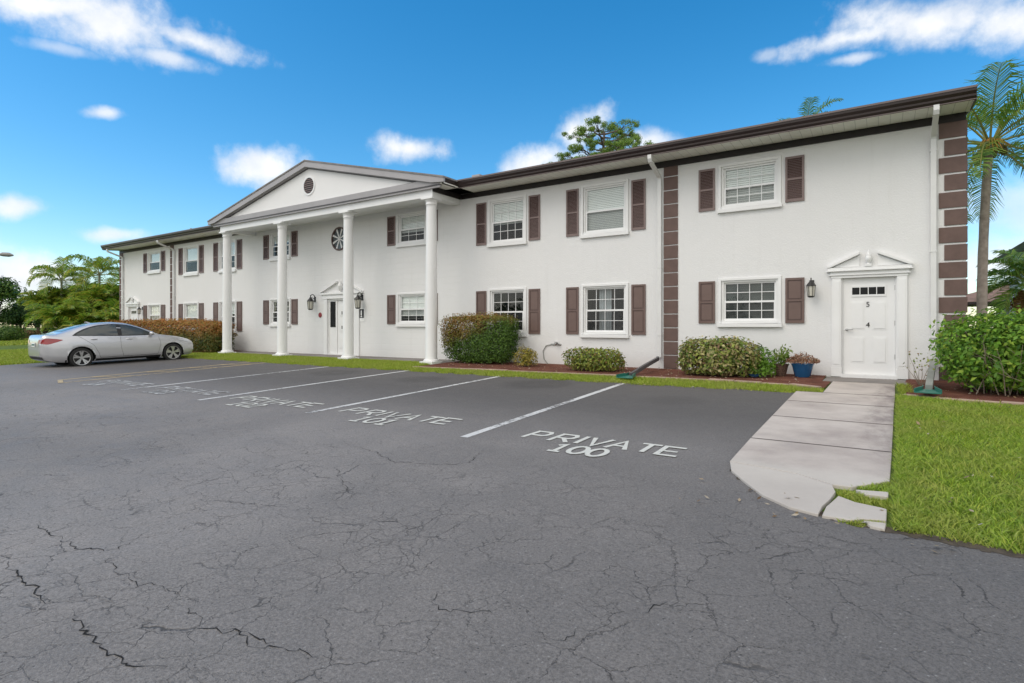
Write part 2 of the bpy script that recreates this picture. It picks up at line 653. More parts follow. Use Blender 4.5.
def asphalt_mat():
    m = bpy.data.materials.new('asphalt')
    m.use_nodes = True
    w = NT(m.node_tree)
    b = w.n['Principled BSDF']
    b.inputs['Specular IOR Level'].default_value = 0.35
    tc = w.new('ShaderNodeTexCoord').outputs['Object']
    big = w.noise(tc, 0.22, 5, 0.55, 0.6)
    mid = w.noise(tc, 1.7, 6, 0.65)
    fine = w.noise(tc, 90.0, 3, 0.7)
    grit = w.noise(tc, 210.0, 2, 0.6)
    base = w.ramp(w.math('MULTIPLY_ADD', mid, 0.45, w.math('MULTIPLY', big, 0.70)),
                  [(0.36, (0.156, 0.146, 0.140)), (0.57, (0.206, 0.193, 0.185)), (0.78, (0.260, 0.243, 0.233))])
    # newer, darker sealer along the building and towards the lawn
    sx = w.new('ShaderNodeSeparateXYZ')
    w.link(tc, sx.inputs[0])
    sy = w.math('MULTIPLY_ADD', big, 2.5, sx.outputs[1])
    seal = w.maprange(sy, -7.9, -4.4, 0.0, 0.80, True)
    seal2 = w.maprange(w.math('MULTIPLY_ADD', big, 2.0, sx.outputs[0]), -2.6, 2.2, 0.0, 0.62, True)
    seal = w.math('MAXIMUM', seal, seal2)
    base = w.mix(seal, base, (0.080, 0.0755, 0.0735))
    for ox, oy, orad, oamt in ((-5.9, -4.0, .75, .45), (-8.7, -4.4, .6, .35), (-11.8, -4.3, .7, .35), (-2.9, -4.8, .5, .25)):
        dd = w.vmath('DISTANCE', w.vmath('MULTIPLY', tc, (1, 1, 0)), (ox, oy, 0))
        dd = w.math('MULTIPLY_ADD', mid, 0.9, dd)
        base = w.mix(w.maprange(dd, orad + .2, orad + .6, oamt, 0.0, True), base, (0.045, 0.042, 0.040))
    g1 = w.noise(tc, 55.0, 4, 0.75)
    sp = w.math('MULTIPLY_ADD', grit, 0.35, w.math('MULTIPLY_ADD', fine, 0.45, w.math('MULTIPLY', g1, 0.6)))
    sp = w.maprange(sp, 0.46, 0.94, 0.38, 1.62)
    sc = w.vmath('SCALE', base)
    w.link(sp, sc.node.inputs['Scale'])
    base = sc
    # pale stones and tar specks
    vs_ = w.new('ShaderNodeTexVoronoi')
    vs_.inputs['Scale'].default_value = 38.0
    w.link(tc, vs_.inputs['Vector'])
    dot = w.maprange(vs_.outputs['Distance'], 0.10, 0.26, 1.0, 0.0)
    pick = w.new('ShaderNodeSeparateColor')
    w.link(vs_.outputs['Color'], pick.inputs[0])
    base = w.mix(w.math('MULTIPLY', dot, w.math('GREATER_THAN', pick.outputs[0], 0.90)), base, (0.27, 0.262, 0.255))
    base = w.mix(w.math('MULTIPLY', dot, w.math('LESS_THAN', pick.outputs[0], 0.10)), base, (0.05, 0.048, 0.047))
    # crack network
    off = w.noise(tc, 1.3, 4, 0.6, color=True)
    off2 = w.noise(tc, 9.0, 3, 0.6, color=True)
    p = w.vmath('ADD', tc, w.vmath('MULTIPLY', w.vmath('SUBTRACT', off, (0.5, 0.5, 0.5)), (0.34, 0.34, 0.0)))
    p = w.vmath('ADD', p, w.vmath('MULTIPLY', w.vmath('SUBTRACT', off2, (0.5, 0.5, 0.5)), (0.085, 0.085, 0.0)))
    off3 = w.noise(tc, 32.0, 2, 0.6, color=True)
    p = w.vmath('ADD', p, w.vmath('MULTIPLY', w.vmath('SUBTRACT', off3, (0.5, 0.5, 0.5)), (0.045, 0.045, 0.0)))
    brk = w.maprange(w.noise(tc, 3.4, 3, 0.6), 0.38, 0.56, 0.15, 1.0, True)
    flat = w.vmath('MULTIPLY', p, (1, 1, 0))
    crack = None
    for scale, width, ns, lo, hi, amt in ((1.1, 0.006, 0.55, 0.50, 0.64, 0.75), (3.0, 0.012, 0.75, 0.36, 0.58, 0.78), (6.4, 0.022, 0.9, 0.39, 0.62, 0.52)):
        vo = w.new('ShaderNodeTexVoronoi', feature='DISTANCE_TO_EDGE')
        vo.inputs['Scale'].default_value = scale
        w.link(flat, vo.inputs['Vector'])
        line = w.maprange(vo.outputs['Distance'], width * 0.2, width, 1.0, 0.0, True)
        msk = w.maprange(w.noise(w.vmath('ADD', tc, (scale * 3.1, 1.7, 0)), ns, 3, 0.6), lo, hi, 0.0, amt, True)
        near = w.maprange(sx.outputs[1], -8.2, -10.4, 0.10, 1.0, True)
        c = w.math('MULTIPLY', w.math('MULTIPLY', line, msk), w.math('MULTIPLY', near, brk))
        crack = c if crack is None else w.math('MAXIMUM', crack, c)
    base = w.mix(crack, base, (0.030, 0.028, 0.028))
    # pale scuffs
    sm = w.noise(w.vmath('MULTIPLY', tc, (0.5, 1.6, 1.0)), 1.5, 6, 0.7, 0.5)
    scuff = w.maprange(sm, 0.62, 0.78, 0.0, 0.30, True)
    base = w.mix(scuff, base, (0.24, 0.235, 0.23))
    w.link(base, b.inputs['Base Color'])
    w.link(w.maprange(mid, 0.3, 0.7, 0.62, 0.85), b.inputs['Roughness'])
    bp = w.new('ShaderNodeBump')
    bp.inputs['Strength'].default_value = 0.55
    bp.inputs['Distance'].default_value = 0.006
    h = w.math('SUBTRACT', w.math('ADD', fine, grit), w.math('MULTIPLY', crack, 3.0))
    w.link(h, bp.inputs['Height'])
    w.link(bp.outputs[0], b.inputs['Normal'])
    return m


ASPH = asphalt_mat()


def walk_mat():
    m = bpy.data.materials.new('stained_concrete')
    m.use_nodes = True
    w = NT(m.node_tree)
    b = w.n['Principled BSDF']
    b.inputs['Roughness'].default_value = 0.85
    b.inputs['Specular IOR Level'].default_value = 0.2
    tc = w.new('ShaderNodeTexCoord').outputs['Object']
    n = w.noise(tc, 1.4, 6, 0.6)
    fine = w.noise(tc, 70, 4, 0.7)
    c = w.ramp(w.math('MULTIPLY_ADD', fine, 0.25, n), [(0.42, (0.36, 0.322, 0.300)), (0.62, (0.465, 0.415, 0.375)), (0.8, (0.535, 0.485, 0.44))])
    sx = w.new('ShaderNodeSeparateXYZ')
    w.link(tc, sx.inputs[0])
    # mildew along the grass side of the walk
    mil = w.noise(w.vmath('MULTIPLY', tc, (2.2, 0.8, 1)), 1.6, 6, 0.7)
    f = w.math('MULTIPLY_ADD', mil, 0.9, w.math('MULTIPLY', sx.outputs[0], 0.62))
    f = w.maprange(f, 0.30, 0.74, 0.0, 0.75, True)
    fade = w.maprange(sx.outputs[1], -8.0, -6.9, 0.15, 1.0, True)
    c = w.mix(w.math('MULTIPLY', f, fade), c, (0.13, 0.105, 0.105))
    f2 = w.maprange(w.noise(tc, 0.9, 5, 0.65), 0.45, 0.75, 0.0, 0.45, True)
    c = w.mix(f2, c, (0.27, 0.22, 0.205))
    # the broken apron at the kerb is bleached
    ap = w.maprange(w.math('MULTIPLY_ADD', mil, .5, sx.outputs[1]), -8.05, -7.75, 0.5, 0.0, True)
    c = w.mix(ap, c, (0.52, 0.49, 0.44))
    w.link(c, b.inputs['Base Color'])
    bp = w.new('ShaderNodeBump')
    bp.inputs['Strength'].default_value = 0.4
    bp.inputs['Distance'].default_value = 0.004
    w.link(fine, bp.inputs['Height'])
    w.link(bp.outputs[0], b.inputs['Normal'])
    return m


WALK = walk_mat()


def paint_mat(name, col, wear=0.55):
    """old road paint: flakes off to the asphalt below"""
    m = bpy.data.materials.new(name)
    m.use_nodes = True
    w = NT(m.node_tree)
    b = w.n['Principled BSDF']
    b.inputs['Roughness'].default_value = 0.7
    tc = w.new('ShaderNodeTexCoord').outputs['Object']
    n = w.noise(tc, 14, 6, 0.75)
    n2 = w.noise(tc, 1.1, 3, 0.5)
    f = w.math('MULTIPLY_ADD', n2, 0.5, w.math('MULTIPLY', n, 0.8))
    k = w.maprange(f, wear, wear + 0.16, 1.0, 0.0, True)
    c = w.mix(w.noise(tc, 5, 4), tuple(x * 0.8 for x in col), col)
    w.link(w.mix(k, (0.14, 0.137, 0.137), c), b.inputs['Base Color'])
    return m


PAINTW = paint_mat('worn_white_paint', (0.64, 0.64, 0.63), 0.63)
PAINTT = paint_mat('white_stencil_paint', (0.64, 0.64, 0.59), 0.72)
PAINTT2 = paint_mat('faded_stencil_paint', (0.56, 0.56, 0.55), 0.70)
PAINTY = paint_mat('worn_yellow_paint', (0.55, 0.42, 0.22), 0.64)
CRACKM = mat('open_crack', (0.012, 0.011, 0.011), 1.0)

# ------------------------------------------------------------------ ground
m = MB()
xs = [-400, -120, -60, -20, 20, 60, 300]
ys = [-200, -60, 0, 60, 500]
for i in range(len(xs) - 1):
    for j in range(len(ys) - 1):
        q = [(xs[i], ys[j]), (xs[i + 1], ys[j]), (xs[i + 1], ys[j + 1]), (xs[i], ys[j + 1])]
        m.quad(*[(x, y, gz(x, y) - 0.012) for x, y in q])
tag(m.build('ground', SOILG, recalc=False), kind='structure')


def sheet(name, poly, material, dz, kind='structure', parent=None):
    mb = MB()
    mb.add([(x, y, gz(x, y) + dz) for x, y in poly], [tuple(range(len(poly)))])
    o = mb.build(name, material, parent, recalc=False)
    if o.data.polygons[0].normal.z < 0:
        o.data.flip_normals()
    if kind:
        o['kind'] = kind
    return o


LOT = [(-24.2, -3.25), (-1.9, -2.92), (-1.15, -2.97), (-1.12, -5.5), (-1.12, -8.10), (-1.08, -8.40), (-0.94, -8.72), (-0.71, -9.00),
       (-0.33, -9.34), (0.0, -9.44), (0.7, -9.53), (2.5, -9.62), (30, -9.9), (30, -50), (-60, -50), (-60, -13), (-26, -12.5), (-24.3, -10.5)]
sheet('parking_lot', LOT, ASPH, 0.0)
sheet('street', [(-36, -40), (-43, -40), (-46, 60), (-39, 60)], mat('pale_asphalt', (0.17, 0.165, 0.16), 0.9, var=(1, .2)), 0.0)


def bar(name, a, b, wd, material, dz=0.004):
    a, b = Vector(a), Vector(b)
    n = Vector((-(b - a).y, (b - a).x)).normalized() * wd / 2
    return sheet(name, [tuple(a + n), tuple(a - n), tuple(b - n), tuple(b + n)], material, dz)


for a, b in (((-4.14, -8.66), (-4.40, -3.10)), ((-7.26, -8.53), (-7.42, -3.08)), ((-10.16, -8.64), (-10.38, -3.12)), ((-13.10, -8.68), (-13.36, -3.3))):
    bar('parking_line', a, b, 0.11, PAINTW)
for a, b in (((-15.93, -8.8), (-16.45, -3.3)), ((-16.75, -8.55), (-17.25, -3.3)), ((-16.75, -8.55), (-15.93, -8.8)), ((-16.70, -7.9), (-16.05, -7.2)), ((-16.78, -6.6), (-16.17, -5.9)),
             ((-16.90, -5.4), (-16.28, -4.8)), ((-17.05, -4.4), (-16.36, -3.7))):
    bar('parking_line', a, b, 0.10, PAINTY, 0.004 if abs(a[0] - b[0]) < 0.56 and abs(a[1] - b[1]) > 2 else 0.008)

# hand-stencilled bay names: strokes of letters in a 1 x 1 box
GLYPH = {
    'P': [[(0, 0), (.12, 1), (.85, 1), (1, .8), (.92, .55), (.75, .45), (.08, .45)]],
    'R': [[(0, 0), (.1, 1), (.85, 1), (1, .8), (.92, .58), (.75, .48), (.06, .48)], [(.5, .48), (1, 0)]],
    'I': [[(.5, 0), (.5, 1)]],
    'V': [[(0, 1), (.5, 0), (1, 1)]],
    'A': [[(0, 0), (.5, 1), (1, 0)], [(.22, .36), (.78, .36)]],
    'T': [[(0, 1), (1, 1)], [(.5, 1), (.5, 0)]],
    'E': [[(1, 1), (0, 1), (0, 0), (1, 0)], [(0, .5), (.8, .5)]],
    '0': [[(.5 + .5 * math.cos(t), .5 + .5 * math.sin(t)) for t in np.linspace(0, 2 * PI, 17)]],
    '1': [[(.1, .8), (.5, 1), (.5, 0)], [(.1, 0), (.9, 0)]],
    '2': [[(0, .75), (.2, .97), (.75, 1), (1, .75), (.85, .5), (0, 0), (1, 0)]],
    '3': [[(0, .9), (.5, 1), (.95, .8), (.8, .55), (.4, .52), (.8, .5), (1, .25), (.6, 0), (0, .1)]],
    '4': [[(.7, 0), (.7, 1), (0, .35), (1, .35)]],
}


def stroke_text(name, items, material, wd=0.055, dz=0.006):
    """items: (char, x0, x1, y0, y1) on the ground; every letter one mesh island per stroke"""
    mb = MB()
    k = 0
    for ch, x0, x1, y0, y1 in items:
        for st in GLYPH[ch]:
            pts = [Vector((x0 + (x1 - x0) * u, y0 + (y1 - y0) * v)) for u, v in st]
            L, Rr = [], []
            for i, p in enumerate(pts):
                t0 = (p - pts[i - 1]).normalized() if i > 0 else (pts[1] - p).normalized()
                t1 = (pts[i + 1] - p).normalized() if i < len(pts) - 1 else t0
                t = (t0 + t1)
                t = t.normalized() if t.length > 0.3 else t0
                n = Vector((-t.y, t.x))
                s = wd / 2 / max(0.55, abs(n.dot(Vector((-t0.y, t0.x)))))
                L.append(p + n * s)
                Rr.append(p - n * s)
            h = dz + 0.0008 * (k % 5)
            k += 1
            for i in range(len(pts) - 1):
                mb.quad(*[(q.x, q.y, gz(q.x, q.y) + h) for q in (L[i], Rr[i], Rr[i + 1], L[i + 1])])
    o = mb.build(name, material)
    o['kind'] = 'structure'
    return o


def bay_name(x0, number, material, nx, dy=0.0, sc=1.0):
    it = []
    for ch, a, b in (('P', 0, .26), ('R', .40, .66), ('I', .72, .86), ('V', .90, 1.16), ('A', 1.20, 1.46), ('T', 1.55, 1.80), ('E', 1.86, 2.10)):
        j = random.uniform(-.015, .015)
        it.append((ch, x0 + a * sc, x0 + b * sc, -8.30 + dy + j, -7.93 + dy + j))
    for i, ch in enumerate(number):
        a = nx + i * 0.25 * sc
        it.append((ch, a, a + 0.20 * sc, -8.72 + dy, -8.40 + dy))
    stroke_text('parking_bay_number', it, material)


bay_name(-3.54, '100', PAINTT, -2.98, 0.0, .87)
bay_name(-6.93, '101', PAINTT, -6.22, 0.10)
bay_name(-9.80, '102', PAINTT, -9.20, 0.04)
bay_name(-12.70, '103', PAINTT2, -12.35, 0.10)
bay_name(-15.35, '104', PAINTT2, -15.1, 0.06, .88)


# long open cracks in the foreground asphalt (positions read off the photo, then fixed in the ground)
def on_ground(px, py):
    d = pixel_dir(px, py)
    t = (-0.05 - 0.027 * (-CAM.y) - CAM.z) / (d.z - 0.027 * d.y)
    p = CAM + d * t
    return (p.x, p.y)


CRACKS = [
    ([(5, 563), (22, 580), (38, 592), (45, 612), (35, 617)], 0.0115), ([(74, 610), (83, 625), (95, 642), (108, 658), (130, 664), (165, 668)], 0.0130),
    ([(36, 522), (48, 533), (62, 541), (83, 550), (120, 549), (150, 530)], 0.0094),
    ([(195, 500), (240, 503), (290, 507)], 0.0065), ([(108, 553), (112, 570), (140, 584), (175, 588)], 0.0058),
    ([(190, 600), (198, 625), (225, 630), (262, 648), (300, 650), (335, 662)], 0.0072), ([(225, 630), (255, 633), (275, 648)], 0.0086), ([(430, 590), (440, 608), (470, 612), (500, 616)], 0.0072),
    ([(345, 445), (370, 450), (395, 462), (440, 465), (470, 463), (485, 448)], 0.0086), ([(335, 465), (352, 500)], 0.0058),
    ([(640, 616), (650, 605), (668, 602)], 0.0072), ([(532, 632), (560, 640), (585, 630)], 0.0058),
]
m = MB()
for pts, wd in CRACKS:
    P = [Vector(on_ground(*p)) for p in pts]
    Q = []
    for i in range(len(P) - 1):
        n = max(2, int((P[i + 1] - P[i]).length / 0.028))
        for k in range(n):
            q = P[i].lerp(P[i + 1], k / n)
            Q.append(q + Vector((random.uniform(-.017, .017), random.uniform(-.017, .017))) + Vector((.014 * math.sin(k * .9 + i), .014 * math.cos(k * .7 + 2 * i))))
    Q.append(P[-1])
    ws = [wd * random.choice((.15, .3, .5, .7, .95)) * min(1, .2 + 4 * min(i, len(Q) - 1 - i) / len(Q)) / 2 for i in range(len(Q))]
    for i in range(len(Q) - 1):
        t = (Q[i + 1] - Q[i]).normalized()
        n = Vector((-t.y, t.x))
        m.quad(*[(q.x, q.y, gz(q.x, q.y) + 0.003) for q in (Q[i] + n * ws[i], Q[i] - n * ws[i], Q[i + 1] - n * ws[i + 1], Q[i + 1] + n * ws[i + 1])])
tag(m.build('asphalt_cracks', CRACKM), kind='structure')


# sidewalk: slabs with joints between them
def slab(poly, h0=-0.03, h1=0.02):
    mb = MB()
    n = len(poly)
    mb.add([(x, y, gz(x, y) + h0) for x, y in poly] + [(x, y, gz(x, y) + h1) for x, y in poly],
           [tuple(range(n))[::-1], tuple(range(n, 2 * n))] + [(i, (i + 1) % n, n + (i + 1) % n, n + i) for i in range(n)])
    return mb


sw = MB()
g = 0.022
for poly in ([(-.80, -1.1), (.22, -1.1), (.19, -2.86), (-.84, -2.86)],
             [(-1.25, -2.86 - g), (.19, -2.86 - g), (.155, -4.05), (-1.25, -4.05)],
             [(-1.25, -4.05 - g), (.155, -4.05 - g), (.125, -5.55), (-1.24, -5.55)],
             [(-1.24, -5.55 - g), (.125, -5.55 - g), (.09, -7.12), (-1.23, -7.12)],
             [(-1.23, -7.12 - g), (.09, -7.12 - g), (.06, -8.26), (-.20, -8.60), (-.33, -8.60), (-.62, -8.40), (-1.21, -8.27)],
             [(-1.205, -8.285), (-.62, -8.415), (-.335, -8.615), (-.30, -8.80), (-.325, -9.03), (-.36, -9.22), (-.37, -9.42), (-.56, -9.36), (-.78, -9.16), (-.97, -8.86), (-1.13, -8.58)],
             [(-.17, -8.66), (.05, -8.60), (.045, -8.74), (-.10, -8.75)],
             [(-.275, -8.90), (-.16, -9.0), (.0, -9.04), (.035, -9.06), (.03, -9.32), (-.10, -9.36), (-.17, -9.43), (-.345, -9.43), (-.335, -9.22), (-.30, -9.04)],
             [(-.10, -9.40), (.03, -9.37), (.02, -9.50), (-.06, -9.48)]):
    s = slab(poly)
    sw.add(s.v, s.f)
tag(sw.build('sidewalk', WALK, bevel=0.006), kind='structure')
for i, (y_, xa_, xb_) in enumerate(((-2.871, -1.24, .185), (-4.061, -1.245, .15), (-5.561, -1.235, .12), (-7.131, -1.225, .085))):
    sheet('sidewalk_joint', [(xa_, y_ - .014), (xb_, y_ - .014), (xb_, y_ + .014), (xa_, y_ + .014)], mat('joint_soil', (.085, .07, .06), 1.0, var=(9, .5)), .0215)
# ------------------------------------------------------------------ the apartment building
CX = -16.85                      # axis of symmetry
XR, XL = 1.375, 2 * CX - 1.375
ZW = 5.2                         # wall height
bld = thing('apartment_building', 'long white two-storey apartment building with brown shutters and columned portico', 'building', (CX, 0, 0))
DEP = 14.0

TALL, SHORT = 1.30, 1.01
wins = []                        # centre x, bottom z, height, style
for sgn, offs in ((1, (14.29, 10.66, 7.52, 3.65)), (-1, (3.65, 7.52, 10.66, 14.29))):
    for o_ in offs:
        hgt = SHORT if o_ in (14.29, 3.65) else TALL
        for up in (0, 1):
            top = 4.83 if up else 2.12
            wins.append([CX + sgn * o_, top - hgt, hgt, (sgn, o_, up)])
HW = 0.62                        # half width of an opening
doors = [(-0.70, 0.26, 2.08), (2 * CX - 0.26, 2 * CX + 0.70, 2.08), (-17.50, -15.98, 2.02)]
holes = [(c - HW, c + HW, z, z + h) for c, z, h, _ in wins] + [(a, b, -0.06, t) for a, b, t in doors]

m = MB()
xc = sorted(set([XL, XR, -22.62, -11.08] + [v for h in holes for v in h[:2]]))
zc = sorted(set([-0.06, ZW] + [v for h in holes for v in h[2:]]))
for i in range(len(xc) - 1):
    for j in range(len(zc) - 1):
        mx, mz = (xc[i] + xc[i + 1]) / 2, (zc[j] + zc[j + 1]) / 2
        if any(h[0] < mx < h[1] and h[2] < mz < h[3] for h in holes):
            continue
        mi = 1 if -22.62 < mx < -11.08 else 0
        m.quad((xc[i], 0, zc[j]), (xc[i + 1], 0, zc[j]), (xc[i + 1], 0, zc[j + 1]), (xc[i], 0, zc[j + 1]), mi)
for x0, x1, z0, z1 in holes:
    d = 0.16
    m.quad((x0, 0, z0), (x0, 0, z1), (x0, d, z1), (x0, d, z0))
    m.quad((x1, 0, z1), (x1, 0, z0), (x1, d, z0), (x1, d, z1))
    m.quad((x0, 0, z1), (x1, 0, z1), (x1, d, z1), (x0, d, z1))
    m.quad((x1, 0, z0), (x0, 0, z0), (x0, d, z0), (x1, d, z0))
m.quad((XR, 0, -.3), (XR, DEP, -.3), (XR, DEP, ZW), (XR, 0, ZW))
m.quad((XL, DEP, -.3), (XL, 0, -.3), (XL, 0, ZW), (XL, DEP, ZW))
m.quad((XR, DEP, -.3), (XL, DEP, -.3), (XL, DEP, ZW), (XR, DEP, ZW))
m.quad((XL, 0, -.3), (XR, 0, -.3), (XR, 0, -.06), (XL, 0, -.06))
# gable ends
RZ = 6.70
for x in (XL, XR):
    m.add([(x, 0, ZW), (x, DEP, ZW), (x, DEP / 2, RZ - .12)], [(0, 1, 2)])
m.build('wall', [STUCCO, BRICKW], bld, recalc=False)

# roof: low gable behind the gutter
m = MB()
y0, y1, z0 = -0.86, DEP + 0.86, 5.345
prof = [(y0, z0), (DEP / 2, RZ), (y1, z0), (y1, z0 + .05), (DEP / 2, RZ + .05), (y0, z0 + .05)]
m.extrude_x(prof, XL - 0.10, XR + 0.08)
roof = m.build('roof', ROOFM, bld)
for x, y, s, h in ((-10.55, .2, .30, .30), (-10.15, .3, .16, .22), (-9.3, .3, .05, .16), (-4.0, .15, .035, .14), (-29.5, 1.0, .08, .55), (-24.4, .3, .1, .2)):
    zz_ = z0 + .05 + (y - y0) * (RZ - z0) / (DEP / 2 - y0)
    m = MB()
    m.box(x - s / 2, x + s / 2, y - s / 2, y + s / 2, zz_ - .05, zz_ + h * .6)
    m.build('vent', GREYF, roof, loc=bld.location)
# soffit and frieze: right wing, left wing
PE = 6.30                        # half width of the portico roof
for a, b in ((CX + PE, XR + .06), (XL - .08, CX - PE)):
    m = MB()
    m.box(a, b, -0.76, 0.0, 5.185, 5.215)
    m.build('soffit', SOFFIT, bld)
for a, b in ((CX + 5.78, XR), (XL, CX - 5.78)):
    m = MB()
    m.box(a, b, -0.03, 0.0, 5.03, 5.185)
    m.build('frieze', FRIEZE, bld)

GUT = [(-.765, 5.17), (-.80, 5.17), (-.835, 5.215), (-.84, 5.25), (-.875, 5.30), (-.88, 5.345), (-.865, 5.35), (-.855, 5.335), (-.765, 5.335)]
LIP = [(-.875, 5.346), (-.895, 5.346), (-.895, 5.385), (-.855, 5.395), (-.70, 5.41), (-.70, 5.352)]
for a, b in ((CX + PE + .01, XR + .07), (XL - .09, CX - PE - .01)):
    m = MB()
    m.extrude_x(GUT, a, b)
    o = m.build('gutter', GUTTER, bld)
    m = MB()
    m.extrude_x(LIP, a, b)
    m.extrude_x([(-.77, 5.155), (-.815, 5.155), (-.815, 5.169), (-.77, 5.169)], a, b)
    m.build('gutter_lip', GUTLIP, o, loc=bld.location)
    # rake board at the far end of the wing
    e = b if b > -5 else a
    m = MB()
    m.extrude_x([(-.765, 5.14), (-.765, 5.34), (7, RZ + .03), (7, RZ - .17), (0, 5.19)], e - .02 if e > -5 else e - .01, e + .01 if e > -5 else e + .02)
    m.build('rake_board', GUTTER, bld)

# ---------------- windows
WSTY = {  # (side, offset, upper): blind cover from the top 0..1, grid, backing
    (1, 14.29, 1): (1.0, True, 'b'), (1, 14.29, 0): (1.0, True, 'd'), (1, 10.66, 1): (1.0, False, 'b'), (1, 10.66, 0): (0.0, True, 'c'),
    (1, 7.52, 1): (0.55, True, 'g'), (1, 7.52, 0): (0.0, True, 'n'), (1, 3.65, 1): (0.60, True, 'g'), (1, 3.65, 0): (0.75, True, 's'),
    (-1, 3.65, 1): (0.35, True, 'n'), (-1, 3.65, 0): (0.0, True, 's'), (-1, 7.52, 1): (0.5, True, 'n'), (-1, 7.52, 0): (0.4, True, 's'),
    (-1, 10.66, 1): (0.55, False, 'n'), (-1, 10.66, 0): (1.0, False, 'b'), (-1, 14.29, 1): (0.5, False, 'n'), (-1, 14.29, 0): (1.0, True, 'b')}


def ring(mb, x0, x1, z0, z1, w, ya, yb, wb=None, wt=None):
    wb = w if wb is None else wb
    wt = w if wt is None else wt
    mb.box(x0, x0 + w, ya, yb, z0, z1)
    mb.box(x1 - w, x1, ya, yb, z0, z1)
    mb.box(x0 + w, x1 - w, ya, yb, z0, z0 + wb)
    mb.box(x0 + w, x1 - w, ya, yb, z1 - wt, z1)


def window(cx, zb, h, key):
    cover, grid, back = WSTY[key]
    L = (CX, 0, 0)
    x0, x1, z1 = cx - HW, cx + HW, zb + h
    mb = MB()
    ring(mb, cx - .68, cx + .68, zb - .005, z1 + .055, .062, -.034, 0.0)
    ring(mb, x0 + .001, x1 - .001, zb, z1, .05, 0.001, .10, wb=.06)
    fr = mb.build('window', TRIM, bld, bevel=.004)
    mb = MB()
    mb.box(cx - .70, cx + .70, -.075, -.001, zb - .095, zb - .012)
    mb.build('sill', TRIM, fr, loc=L, bevel=.006)
    xi0, xi1, zi0, zi1 = x0 + .051, x1 - .051, zb + .061, z1 - .051
    zm = zi0 + (zi1 - zi0) * (.47 if back == 'b' else .49)
    mb = MB()
    ring(mb, xi0, xi1, zm - .02, zi1, .038, .050, .078)
    ring(mb, xi0, xi1, zi0, zm + .02, .045, .022, .048)
    if grid:
        cols = 4 if key[1] != 3.65 else 3
        for (a, b, yy) in ((zm + .018, zi1 - .038, .062), (zi0 + .045, zm - .025, .034)):
            for i in range(1, cols):
                xx = xi0 + .04 + (xi1 - xi0 - .08) * i / cols
                mb.box(xx - .007, xx + .007, yy - .006, yy + .006, a, b)
            zz = (a + b) / 2
            mb.box(xi0 + .04, xi1 - .04, yy - .0055, yy + .0055, zz - .007, zz + .007)
    mb.build('sash', VINYL, fr, loc=L)
    mb = MB()
    mb.quad((xi0 + .03, .0636, zm), (xi1 - .03, .0636, zm), (xi1 - .03, .0636, zi1 - .03), (xi0 + .03, .0636, zi1 - .03))
    mb.quad((xi0 + .03, .0356, zi0 + .03), (xi1 - .03, .0356, zi0 + .03), (xi1 - .03, .0356, zm), (xi0 + .03, .0356, zm))
    mb.build('pane', GLASS, fr, loc=L, recalc=False)
    mb = MB()
    mb.quad((xi0 + .04, .030, zi0 + .04), (xi1 - .04, .030, zi0 + .04), (xi1 - .04, .030, zm - .02), (xi0 + .04, .030, zm - .02))
    mb.build('screen', SCREEN, fr, loc=L, recalc=False)
    # the room behind
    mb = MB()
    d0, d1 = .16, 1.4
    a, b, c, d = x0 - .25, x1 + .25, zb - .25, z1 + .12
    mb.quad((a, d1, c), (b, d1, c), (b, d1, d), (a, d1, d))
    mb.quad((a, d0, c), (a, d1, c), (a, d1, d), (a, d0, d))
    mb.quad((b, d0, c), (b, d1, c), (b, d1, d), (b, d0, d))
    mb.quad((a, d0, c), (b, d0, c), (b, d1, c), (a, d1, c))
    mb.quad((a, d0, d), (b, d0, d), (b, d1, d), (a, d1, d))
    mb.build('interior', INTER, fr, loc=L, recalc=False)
    if cover > 0 or back in 'cs':
        mb = MB()
        if cover > 0:
            zc0 = zi1 - (zi1 - zi0) * cover
            n = max(4, int((zi1 - zc0) / .045))
            for k in range(n):
                za = zi1 - (zi1 - zc0) * k / n
                zb_ = zi1 - (zi1 - zc0) * (k + 1) / n
                sag = random.uniform(-.002, .002)
                mb.quad((xi0 + .01, .097 + sag * .4, za - .004), (xi1 - .01, .097 - sag * .4, za - .004), (xi1 - .01, .092, zb_ + .001), (xi0 + .01, .092, zb_ + .001))
            mb.box(xi0 + .01, xi1 - .01, .085, .125, zi1 - .01, zi1 + .02)
            mb.box(xi0 + .01, xi1 - .01, .092, .112, zc0 - .02, zc0)
        if back == 's':           # open slats of a half raised blind
            n = int((zi1 - zi0) / .07)
            for k in range(n):
                za = zi1 - .07 * k
                mb.quad((xi0 + .01, .10, za), (xi1 - .01, .10, za), (xi1 - .01, .138, za + .009), (xi0 + .01, .138, za + .009))
        o = mb.build('blind', BLINDD if back == 'd' else BLIND, fr, loc=L, recalc=False)
        if back == 'c':           # pale curtain gathered at the middle
            for (u0, u1) in ((.30, .62),):
                n = 24
                for k in range(n):
                    t0, t1 = u0 + (u1 - u0) * k / n, u0 + (u1 - u0) * (k + 1) / n
                    yy = lambda t: .16 + .018 * math.sin(t * 90)
                    mb.quad((xi0 + (xi1 - xi0) * t0, yy(t0), zi0), (xi0 + (xi1 - xi0) * t1, yy(t1), zi0),
                            (xi0 + (xi1 - xi0) * t1, yy(t1), zi1), (xi0 + (xi1 - xi0) * t0, yy(t0), zi1))
            bpy.data.objects.remove(o)
            mb.build('curtain', BLINDG, fr, loc=L, recalc=False)
    return fr


for c, z, h, key in wins:
    window(c, z, h, key)

# ---------------- shutters: one mesh per storey kind and height, copied to every place
shut_me = {}


